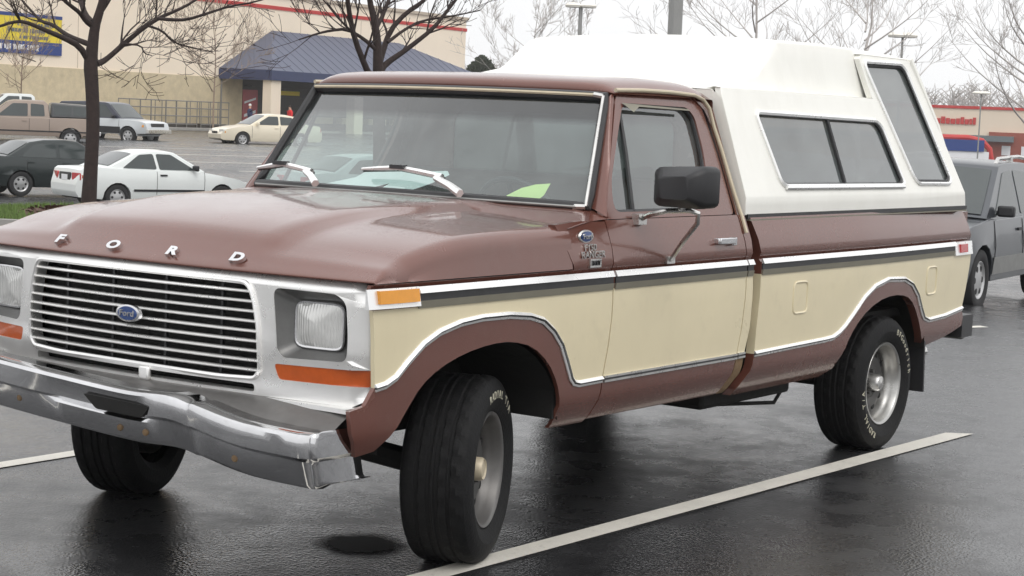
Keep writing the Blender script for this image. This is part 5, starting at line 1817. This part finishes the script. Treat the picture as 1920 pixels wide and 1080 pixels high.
for sg in (1, -1):
    mb = MB(); mb.tube([(.05, sg * .60, 1.66), (-.05, sg * .60, 1.73), (-.9, sg * .61, 1.76), (-1.6, sg * .60, 1.72), (-1.7, sg * .60, 1.66)], .025, 6)
    mb.box((-.55, sg * .605, 1.72), (.10, .06, .08), 0); mb.build('roof_rail', ('alu',), gs_)

# ---- people by the store
def person(label, loc, rz, shirt, trousers, hair):
    root = empty('person', loc, rz)
    tag(root, label, 'person')
    J = [(0, 0, .95), (0, 0, 1.2), (0, 0, 1.42), (0, 0, 1.52), (.02, 0, 1.62), (.01, 0, 1.74),
         (.0, .24, 1.40), (.03, .33, 1.12), (.14, .31, .90), (.20, .29, .84), (.0, -.24, 1.40), (-.03, -.33, 1.12), (.08, -.33, .88), (.13, -.31, .82),
         (0, .10, .90), (.05, .11, .50), (-.02, .11, .08), (.13, .12, .03), (0, -.10, .90), (-.03, -.11, .50), (-.08, -.11, .08), (.07, -.12, .03)]
    E_ = [(0, 1), (1, 2), (2, 3), (3, 4), (4, 5), (2, 6), (6, 7), (7, 8), (8, 9), (2, 10), (10, 11), (11, 12), (12, 13), (0, 14), (14, 15), (15, 16), (16, 17), (0, 18), (18, 19), (19, 20), (20, 21)]
    RD = [.20, .21, .20, .07, .11, .09, .10, .075, .055, .045, .10, .075, .055, .045, .12, .07, .05, .045, .10, .07, .05, .045]
    me = bpy.data.meshes.new('figure')
    me.from_pydata(J, E_, [])
    o = link('body', me, root)
    sk = o.modifiers.new('skin', 'SKIN')
    sd_ = o.data.skin_vertices[0].data
    for i, r in enumerate(RD): sd_[i].radius = (r, r)
    sd_[0].use_root = True
    o.modifiers.new('sub', 'SUBSURF').levels = 1
    dg = bpy.context.evaluated_depsgraph_get()
    m2 = bpy.data.meshes.new_from_object(o.evaluated_get(dg))
    bpy.data.objects.remove(o)
    for m in (shirt, trousers, M['skin']): m2.materials.append(m)
    for p in m2.polygons:
        c = p.center
        hand = (abs(c.y) > .2 and c.z < .93)
        p.material_index = 2 if (c.z > 1.5 or hand) else (1 if c.z < .95 else 0)
        p.use_smooth = True
    b = link('body', m2, root)
    mb = MB(); mb.lathe([(.001, .11), (.06, .10), (.10, .05), (.105, 0), (.09, -.04)], 14, 0, Matrix.Translation((0, 0, 1.70)) @ Matrix.Rotation(math.pi / 2, 4, 'X'))
    mb.build('hair', (hair,), b)
    return root
cloth = lambda n, c: mat(n, srgb(*c), .85, vary=.1, vscale=5)
pz = W(0, 5.3, 3.0, .02); person('person in a dark blue jacket walking by the porch column', (pz.x, pz.y, ground_z(pz.x, pz.y)), 2.6, cloth('blue_jacket', (48, 54, 92)), cloth('dark_trousers', (50, 50, 56)), M['clip'])
pz = W(0, 7.5, 4.6, .02); person('person in a bright red top behind the cream sedan', (pz.x, pz.y, ground_z(pz.x, pz.y)), -.4, cloth('red_top', (214, 40, 44)), cloth('dark_jeans', (40, 42, 54)), cloth('dark_hair', (40, 30, 26)))

# ---- bare trees
def limb_tree(name, label, base, limbs, m, seed, twigs=5, gen=3, rscale=1.0, group=None, tlen=1.0, minr=.004):
    rnd = random.Random(seed)
    root = empty(name, base)
    tag(root, label, 'tree', group)
    trunk, crown = MB(), MB()
    def grow(p, d, ln, r, g):
        n = 5
        pts, rs = [p], [r]
        for i in range(n):
            d = (d + Vector((rnd.uniform(-.17, .17), rnd.uniform(-.17, .17), rnd.uniform(-.08, .18)))).normalized()
            p = p + d * ln / n
            pts.append(p); rs.append(max(minr, r * (1 - .75 * (i + 1) / n)))
        crown.tube(pts, rs, 5 if r > .015 else 3, cap=False)
        if g > 0:
            for _ in range(rnd.randint(2, 4)):
                k = rnd.randint(1, n)
                q = d.orthogonal().normalized()
                q = Matrix.Rotation(rnd.uniform(0, 6.28), 3, d) @ q
                grow(pts[k], (d * .8 + q * .6 + Vector((0, 0, .18))).normalized(), ln * rnd.uniform(.45, .75), max(minr, rs[k] * .7), g - 1)
    for li, L in enumerate(limbs):
        pts = smooth_loop([tuple(q) for q in L], 1, False)
        P = [Vector(q[:3]) for q in pts]
        Rr = [q[3] * rscale for q in pts]
        (trunk if li == 0 else crown).tube(P, Rr, 10 if li == 0 else 7)
        nt_ = twigs + (2 if li else 0)
        for _ in range(nt_):
            k = rnd.randint(len(P) // 3 if li else int(len(P) * .62), len(P) - 1)
            d = (P[k] - P[k - 1]).normalized()
            q = Matrix.Rotation(rnd.uniform(0, 6.28), 3, d) @ d.orthogonal().normalized()
            grow(P[k], (d * .8 + q * .7 + Vector((0, 0, .2))).normalized(), tlen * rnd.uniform(.5, 1.1), max(minr, Rr[k] * .5), gen - 1)
    trunk.build('trunk', (m,), root, ang=60, recalc=False)
    crown.build('crown', (m,), root, ang=60, recalc=False)
    return root
LEFT = [[(-0.0, 0.0, -0.04, 0.165), (-0.02, 0.03, 0.75, 0.138), (-0.03, 0.05, 1.4, 0.138), (-0.01, 0.02, 2.03, 0.138), (0.01, -0.01, 2.39, 0.147), (-0.01, 0.01, 2.67, 0.119), (-0.03, 0.04, 3.03, 0.101), (-0.07, 0.1, 3.26, 0.087), (-0.1, 0.15, 3.49, 0.078), (-0.16, 0.23, 4.03, 0.064), (-0.19, 0.27, 4.75, 0.046)], [(0.02, -0.03, 2.44, 0.073), (0.26, 0.0, 2.68, 0.064), (0.56, -0.05, 2.8, 0.055), (0.92, -0.18, 2.93, 0.046), (1.24, -0.27, 3.04, 0.037), (1.51, -0.28, 3.0, 0.032), (1.75, -0.25, 2.92, 0.028), (2.19, -0.5, 2.79, 0.018)], [(0.01, -0.01, 2.72, 0.064), (0.02, -0.4, 2.82, 0.051), (-0.02, -0.72, 2.91, 0.046), (-0.05, -1.04, 3.06, 0.041), (-0.07, -1.39, 3.12, 0.037), (-0.15, -1.65, 3.24, 0.028), (-0.15, -2.01, 3.5, 0.023), (-0.13, -2.42, 3.88, 0.018)], [(0.0, -0.0, 3.05, 0.064), (0.17, 0.04, 3.11, 0.055), (0.35, 0.09, 3.24, 0.046), (0.53, 0.11, 3.32, 0.041), (0.73, 0.12, 3.42, 0.037), (0.97, 0.07, 3.67, 0.028), (1.27, -0.06, 4.0, 0.018)], [(0.0, -0.0, 3.1, 0.064), (-0.07, -0.25, 3.23, 0.06), (-0.17, -0.45, 3.42, 0.055), (-0.29, -0.64, 3.5, 0.051), (-0.37, -0.86, 3.97, 0.037), (-0.46, -1.08, 4.63, 0.023)], [(-0.05, 0.07, 2.4, 0.073), (-0.19, 0.05, 2.43, 0.064), (-0.35, 0.06, 2.53, 0.055), (-0.59, 0.19, 2.79, 0.055), (-0.86, 0.36, 3.07, 0.046), (-1.11, 0.49, 3.26, 0.041), (-1.36, 0.62, 3.39, 0.032), (-1.61, 0.76, 3.55, 0.028), (-1.91, 0.97, 3.85, 0.018)], [(-0.65, 0.92, 3.21, 0.037), (-0.66, 1.22, 3.19, 0.037), (-0.69, 1.56, 3.19, 0.032), (-0.78, 1.97, 3.31, 0.028), (-0.86, 2.38, 3.43, 0.023), (-1.0, 2.86, 3.51, 0.018), (-1.08, 3.26, 3.65, 0.014)], [(-0.56, 0.79, 3.08, 0.028), (-0.87, 0.8, 3.02, 0.024), (-1.16, 0.78, 2.83, 0.02), (-1.53, 0.86, 2.76, 0.017), (-1.92, 0.99, 2.71, 0.012)], [(-0.23, 0.32, 2.59, 0.023), (-0.53, 0.32, 2.97, 0.018), (-0.82, 0.29, 3.17, 0.014)], [(-0.33, 0.47, 2.76, 0.023), (-0.61, 0.57, 2.75, 0.018), (-0.75, 0.49, 2.62, 0.014), (-0.95, 0.48, 2.59, 0.009)]]
MID = [[(-0.0, 0.0, -0.04, 0.161), (0.02, -0.03, 0.85, 0.133), (0.05, -0.06, 1.79, 0.123), (0.06, -0.08, 2.26, 0.123), (0.07, -0.1, 2.54, 0.104), (0.08, -0.12, 2.93, 0.085), (0.12, -0.17, 3.29, 0.071), (0.18, -0.25, 3.65, 0.057), (0.23, -0.33, 4.3, 0.038)], [(0.09, -0.12, 2.16, 0.085), (0.27, -0.09, 2.3, 0.076), (0.44, -0.05, 2.43, 0.066), (0.7, -0.12, 2.93, 0.057), (0.88, -0.09, 3.31, 0.052), (1.04, -0.02, 3.59, 0.047), (1.23, -0.01, 4.2, 0.028)], [(0.06, -0.09, 2.49, 0.076), (-0.12, -0.18, 2.69, 0.066), (-0.35, -0.2, 3.14, 0.057), (-0.67, -0.09, 3.49, 0.047), (-1.02, 0.06, 3.74, 0.038), (-1.35, 0.18, 4.14, 0.024)], [(0.05, -0.07, 2.4, 0.076), (-0.11, -0.07, 2.55, 0.066), (-0.43, 0.14, 2.82, 0.052), (-0.8, 0.43, 3.21, 0.043), (-1.02, 0.52, 3.5, 0.038), (-1.23, 0.59, 3.75, 0.028), (-1.52, 0.77, 4.25, 0.019)], [(0.08, -0.11, 2.76, 0.047), (0.38, -0.2, 2.97, 0.038), (0.71, -0.31, 3.11, 0.033), (1.02, -0.41, 3.06, 0.028), (1.3, -0.46, 2.99, 0.022), (1.63, -0.57, 2.87, 0.013)], [(-0.02, 0.03, 2.92, 0.038), (-0.37, 0.09, 3.15, 0.031), (-0.75, 0.19, 3.35, 0.027), (-1.26, 0.49, 3.46, 0.019), (-1.75, 0.75, 3.6, 0.012)], [(0.11, -0.16, 3.1, 0.047), (-0.37, -0.34, 3.5, 0.043), (-0.83, -0.56, 3.92, 0.033)]]
limb_tree('bare_tree', 'dark bare tree on the grass island in front of the white coupe', (-16.71, -19.74, -.19), LEFT, 'bark', 3, 4, 3, minr=.005, rscale=.84)
limb_tree('bare_tree', 'bare many-stemmed tree rising behind the roof of the brown pickup', (-20.39, -16.28, ground_z(-20.39, -16.28)), [[(x, y, z + (-.11 - ground_z(-20.39, -16.28)), r) if i or j else (x, y, -.05, r) for i, (x, y, z, r) in enumerate(L)] for j, L in enumerate(MID)], 'bark', 8, 5, 3, minr=.005, rscale=.86)

def auto_limbs(h, r, seed, n=15, spread=.42):
    rnd = random.Random(seed)
    L = [[(0, 0, -.05, r), (0, 0, h * .25, r * .85), (rnd.uniform(-.1, .1), rnd.uniform(-.1, .1), h * .55, r * .6), (rnd.uniform(-.2, .2), rnd.uniform(-.2, .2), h * .8, r * .35), (rnd.uniform(-.3, .3), rnd.uniform(-.3, .3), h, r * .1)]]
    for k in range(n):
        z = h * (.28 + .5 * k / n)
        a = rnd.uniform(0, 6.28) + k * 2.4
        ln = h * spread * (1 - .5 * k / n)
        L.append([(0, 0, z, r * .42), (ln * .35 * math.cos(a), ln * .35 * math.sin(a), z + ln * .22, r * .3), (ln * .7 * math.cos(a + .1), ln * .7 * math.sin(a + .1), z + ln * .5, r * .18), (ln * math.cos(a + .2), ln * math.sin(a + .2), z + ln * .85, r * .06)])
    return L
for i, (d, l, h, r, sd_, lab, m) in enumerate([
    (62, 7.70, 8.6, .13, 21, 'thin bare glare-paled tree above the front of the white camper shell', 'barkglare'),
    (55, 10.05, 7.6, .13, 22, 'spreading bare glare-paled tree above the rear of the white camper shell', 'barkglare'),
    (58, 15.9, 7.6, .15, 23, 'bare glare-paled tree at the right edge of the picture', 'barkglare'),
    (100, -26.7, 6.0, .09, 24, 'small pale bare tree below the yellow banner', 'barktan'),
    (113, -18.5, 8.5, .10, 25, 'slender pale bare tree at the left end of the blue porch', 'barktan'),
    (95, .6, 8.0, .10, 26, 'faint bare tree behind the front slope of the camper shell', 'barkglare')]):
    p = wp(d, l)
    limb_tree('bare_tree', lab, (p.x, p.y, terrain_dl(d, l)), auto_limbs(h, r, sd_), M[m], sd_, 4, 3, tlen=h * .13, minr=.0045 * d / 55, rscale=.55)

# evergreen behind the store corner
def evergreen(label, d, l, h, wd, seed):
    rnd = random.Random(seed)
    p = wp(d, l)
    root = empty('evergreen_tree', (p.x, p.y, terrain_dl(d, l)))
    tag(root, label, 'tree')
    mb = MB(); mb.tube([(0, 0, 0), (0, 0, h * .6)], [.2, .1], 8); mb.build('trunk', (M['bark'],), root)
    vs, fs = [], []
    for _ in range(5200):
        t = rnd.random()
        rr = wd * (math.sin(math.pi * min(1, .15 + .85 * t)) ** .6) * math.sqrt(rnd.random()) * (1 + .3 * noise.noise(Vector((t * 5, seed, rnd.random() * 2))))
        a = rnd.uniform(0, 6.28)
        c = Vector((rr * math.cos(a), rr * math.sin(a), h * (.25 + .75 * t)))
        u = Vector((rnd.uniform(-1, 1), rnd.uniform(-1, 1), rnd.uniform(-1, 1))).normalized() * .28
        v = u.orthogonal().normalized() * .13
        n0 = len(vs)
        vs += [c - u - v, c + u - v, c + u + v, c - u + v]; fs.append((n0, n0 + 1, n0 + 2, n0 + 3))
    MB().add(vs, fs).build('crown', (mat('evergreen_leaf', (.10, .125, .075), .8, vary=.4, vscale=2),), root, recalc=False)
evergreen('round green evergreen at the right corner of the store', 172, -3.6, 7.0, 1.6, 4)

# ---- lamp posts
M['post'] = mat('grey_post', srgb(150, 150, 148), 0.5, 0.2, vary=.06, vscale=3)
def post(label, d, l, h, r, heads, nm='lamp_post', glow=None):
    p = wp(d, l)
    root = empty(nm, (p.x, p.y, terrain_dl(d, l)))
    tag(root, label, 'lamp post')
    mb = MB(); mb.tube([(0, 0, 0), (0, 0, .8), (0, 0, .8), (0, 0, h)], [r * 1.8, r * 1.8, r, r * .9], 10); mb.build('pole', ('post',), root)
    for sx_ in heads:
        c = RX * sx_
        mb = MB(); mb.tube([Vector((0, 0, h - .1)), Vector((c.x * .6, c.y * .6, h + .05)), Vector((c.x, c.y, h))], .04, 6); mb.build('arm', ('post',), root)
        mb = MB(); mb.lathe([(.001, .12), (.18, .10), (.26, 0), (.24, -.08), (.001, -.10)], 16, 0, Matrix.Translation((c.x, c.y, h)) @ Matrix.Rotation(math.pi / 2, 4, 'X') @ Matrix.Diagonal((1.3, 1, 1.3, 1)))
        mb.build('lamp_head', ('post' if glow is None else glow,), root)
    return root
M['lampglass'] = mat('lamp_globe', srgb(236, 232, 222), .4)
post('twin lamp post rising beyond the front of the white camper shell', 75, 2.30, 6.15, .09, (-.30, .30), glow='lampglass')
post('thick grey light pole directly above the white camper shell', 40, 3.25, 11, .16, (-.8, .8))
post('light pole with a flat lamp over the rear of the camper shell', 70, 14.2, 5.35, .05, (-.22, .22), glow='lampglass')
post('distant light pole above the red-lettered store', 120, 29.6, 5.0, .05, (-.25, .25), glow='lampglass')

# ---- far store on the right
M['farwall'] = mat('far_cream_wall', srgb(226, 210, 190), .8, vary=.04, vscale=.2)
M['brick'] = mat('far_brick', srgb(150, 78, 62), .85, vary=.15, vscale=.6)
M['fargrey'] = mat('far_awning', srgb(104, 112, 116), .6, vary=.1)
fs_root = empty('far_store'); tag(fs_root, 'low cream store with red lettering and red roof edge far on the right', 'store')
FB = wp(200, 42); FE = (RX * .9 - AX * .30).normalized(); FN = Vector((FE.y, -FE.x, 0))
if FN.dot(AX) > 0: FN = -FN
def fbox(name, s0, s1, o0, o1, z0, z1, m, parent=fs_root):
    mb = MB()
    vs = [Vector((FB.x, FB.y, -1.2)) + FE * s_ + FN * o_ + Vector((0, 0, z)) for s_ in (s0, s1) for o_ in (o0, o1) for z in (z0, z1)]
    mb.add(vs, [(0, 1, 3, 2), (4, 6, 7, 5), (0, 4, 5, 1), (2, 3, 7, 6), (0, 2, 6, 4), (1, 5, 7, 3)])
    return mb.build(name, (m,), parent)
fbox('wall', -25, 45, -20, 0, 0, 5.65, 'farwall')
fbox('roof_edge', -25, 45.1, -.2, .12, 5.65, 5.95, 'redstripe')
fbox('awning', -24, 10.8, 0, 1.6, 2.3, 2.9, 'fargrey')
fbox('brick_front', 8.2, 14.5, 0, .4, 0, 3.3, 'brick')
fbox('awning', 14.7, 40, 0, 1.2, 1.7, 3.0, 'fargrey')
for s_ in (9.6, 11.6): fbox('window', s_, s_ + .9, .4, .45, .9, 1.9, 'banner_w')
fbox('poster', 12.7, 14.2, .4, .46, .6, 1.9, 'banner_b')
rnd = random.Random(2)
s_ = 1.3
while s_ < 6.6:
    wd = rnd.uniform(.28, .5)
    fbox('sign_letter', s_, s_ + wd, .02, .14, 4.0, 4.0 + rnd.choice((.55, .6, .75)), 'redstripe')
    s_ += wd + rnd.choice((.07, .07, .09, .4 if 3 < s_ < 4.2 else .08))
tn = empty('market_tent', tuple(wp(140, 33.7, terrain_dl(140, 33.7)))); tag(tn, 'blue and red tent beyond the grey sport utility', 'tent')
mb = MB(); mb.prism([(-2.6, 1.5), (1.0, 1.5), (1.0, 2.35), (-2.6, 2.35)], lambda a, z: RX * a + Vector((0, 0, z)) - AX * 1.2, lambda a, z: RX * a + Vector((0, 0, z)) + AX * 1.2); mb.build('wall_panel', (M['banner_b'],), tn)
mb = MB(); mb.tube([RX * -2.7 + Vector((0, 0, 2.45)), RX * 0 + Vector((0, 0, 2.5)), RX * 1.1 + Vector((0, 0, 2.3)), RX * 1.7 + Vector((0, 0, 1.7)), RX * 1.9 + Vector((0, 0, .8))], .22, 8); mb.build('roof_tube', (M['redstripe'],), tn)
mb = MB(); mb.prism([(-2.6, .0), (1.4, .0), (1.4, 1.49), (-2.6, 1.49)], lambda a, z: RX * a + Vector((0, 0, z)) - AX * 1.1, lambda a, z: RX * a + Vector((0, 0, z)) + AX * 1.1); mb.build('lower_panel', (M['banner_w'],), tn)

# ---- far wood behind the stores
rnd = random.Random(77)
wood = MB()
for k in range(150):
    l = rnd.uniform(-10, 120)
    d = rnd.uniform(235, 300)
    p = wp(d, l, -1.4)
    h = rnd.uniform(7.5, 11.5)
    wood.tube([p, p + Vector((rnd.uniform(-.5, .5), rnd.uniform(-.5, .5), h * .9))], [.18, .05], 4, cap=False)
    for _ in range(26):
        z = h * rnd.uniform(.3, .85)
        a = rnd.uniform(0, 6.28)
        ln = rnd.uniform(1.2, 3.2)
        q = p + Vector((0, 0, z))
        e1_ = q + Vector((math.cos(a) * ln * .6, math.sin(a) * ln * .6, ln * .5))
        e2_ = e1_ + Vector((rnd.uniform(-1, 1), rnd.uniform(-1, 1), rnd.uniform(.2, 1.2)))
        wood.tube([q, e1_, e2_], [.07, .05, .03], 3, cap=False)
        e3_ = e1_ + Vector((rnd.uniform(-1.2, 1.2), rnd.uniform(-1.2, 1.2), rnd.uniform(0, .9)))
        wood.tube([e1_, e3_], [.05, .03], 3, cap=False)
tag(wood.build('far_wood', (M['barkglare'],), None, ang=None, recalc=False), 'hazy line of bare winter trees behind the far store', 'trees', kind='stuff')

# ---- damp winter air over the whole lot
hz = MB()
c = wp(150, 20, 0)
hz.box((c.x, c.y, 5.2), (900, 900, 16.2), 0, YAW)
hz = hz.build('haze', (), None, ang=None)
hm_ = bpy.data.materials.new('damp_air')
hm_.use_nodes = True
ht = hm_.node_tree
ht.nodes.clear()
ho = ht.nodes.new('ShaderNodeOutputMaterial')
hv = ht.nodes.new('ShaderNodeVolumePrincipled')
hv.inputs['Color'].default_value = (0.985, 0.988, 0.995, 1)
hv.inputs['Density'].default_value = 0.0004
ht.links.new(hv.outputs[0], ho.inputs['Volume'])
hz.data.materials.append(hm_)
tag(hz, 'thin damp haze in the air over the parking lot', 'haze', kind='stuff')
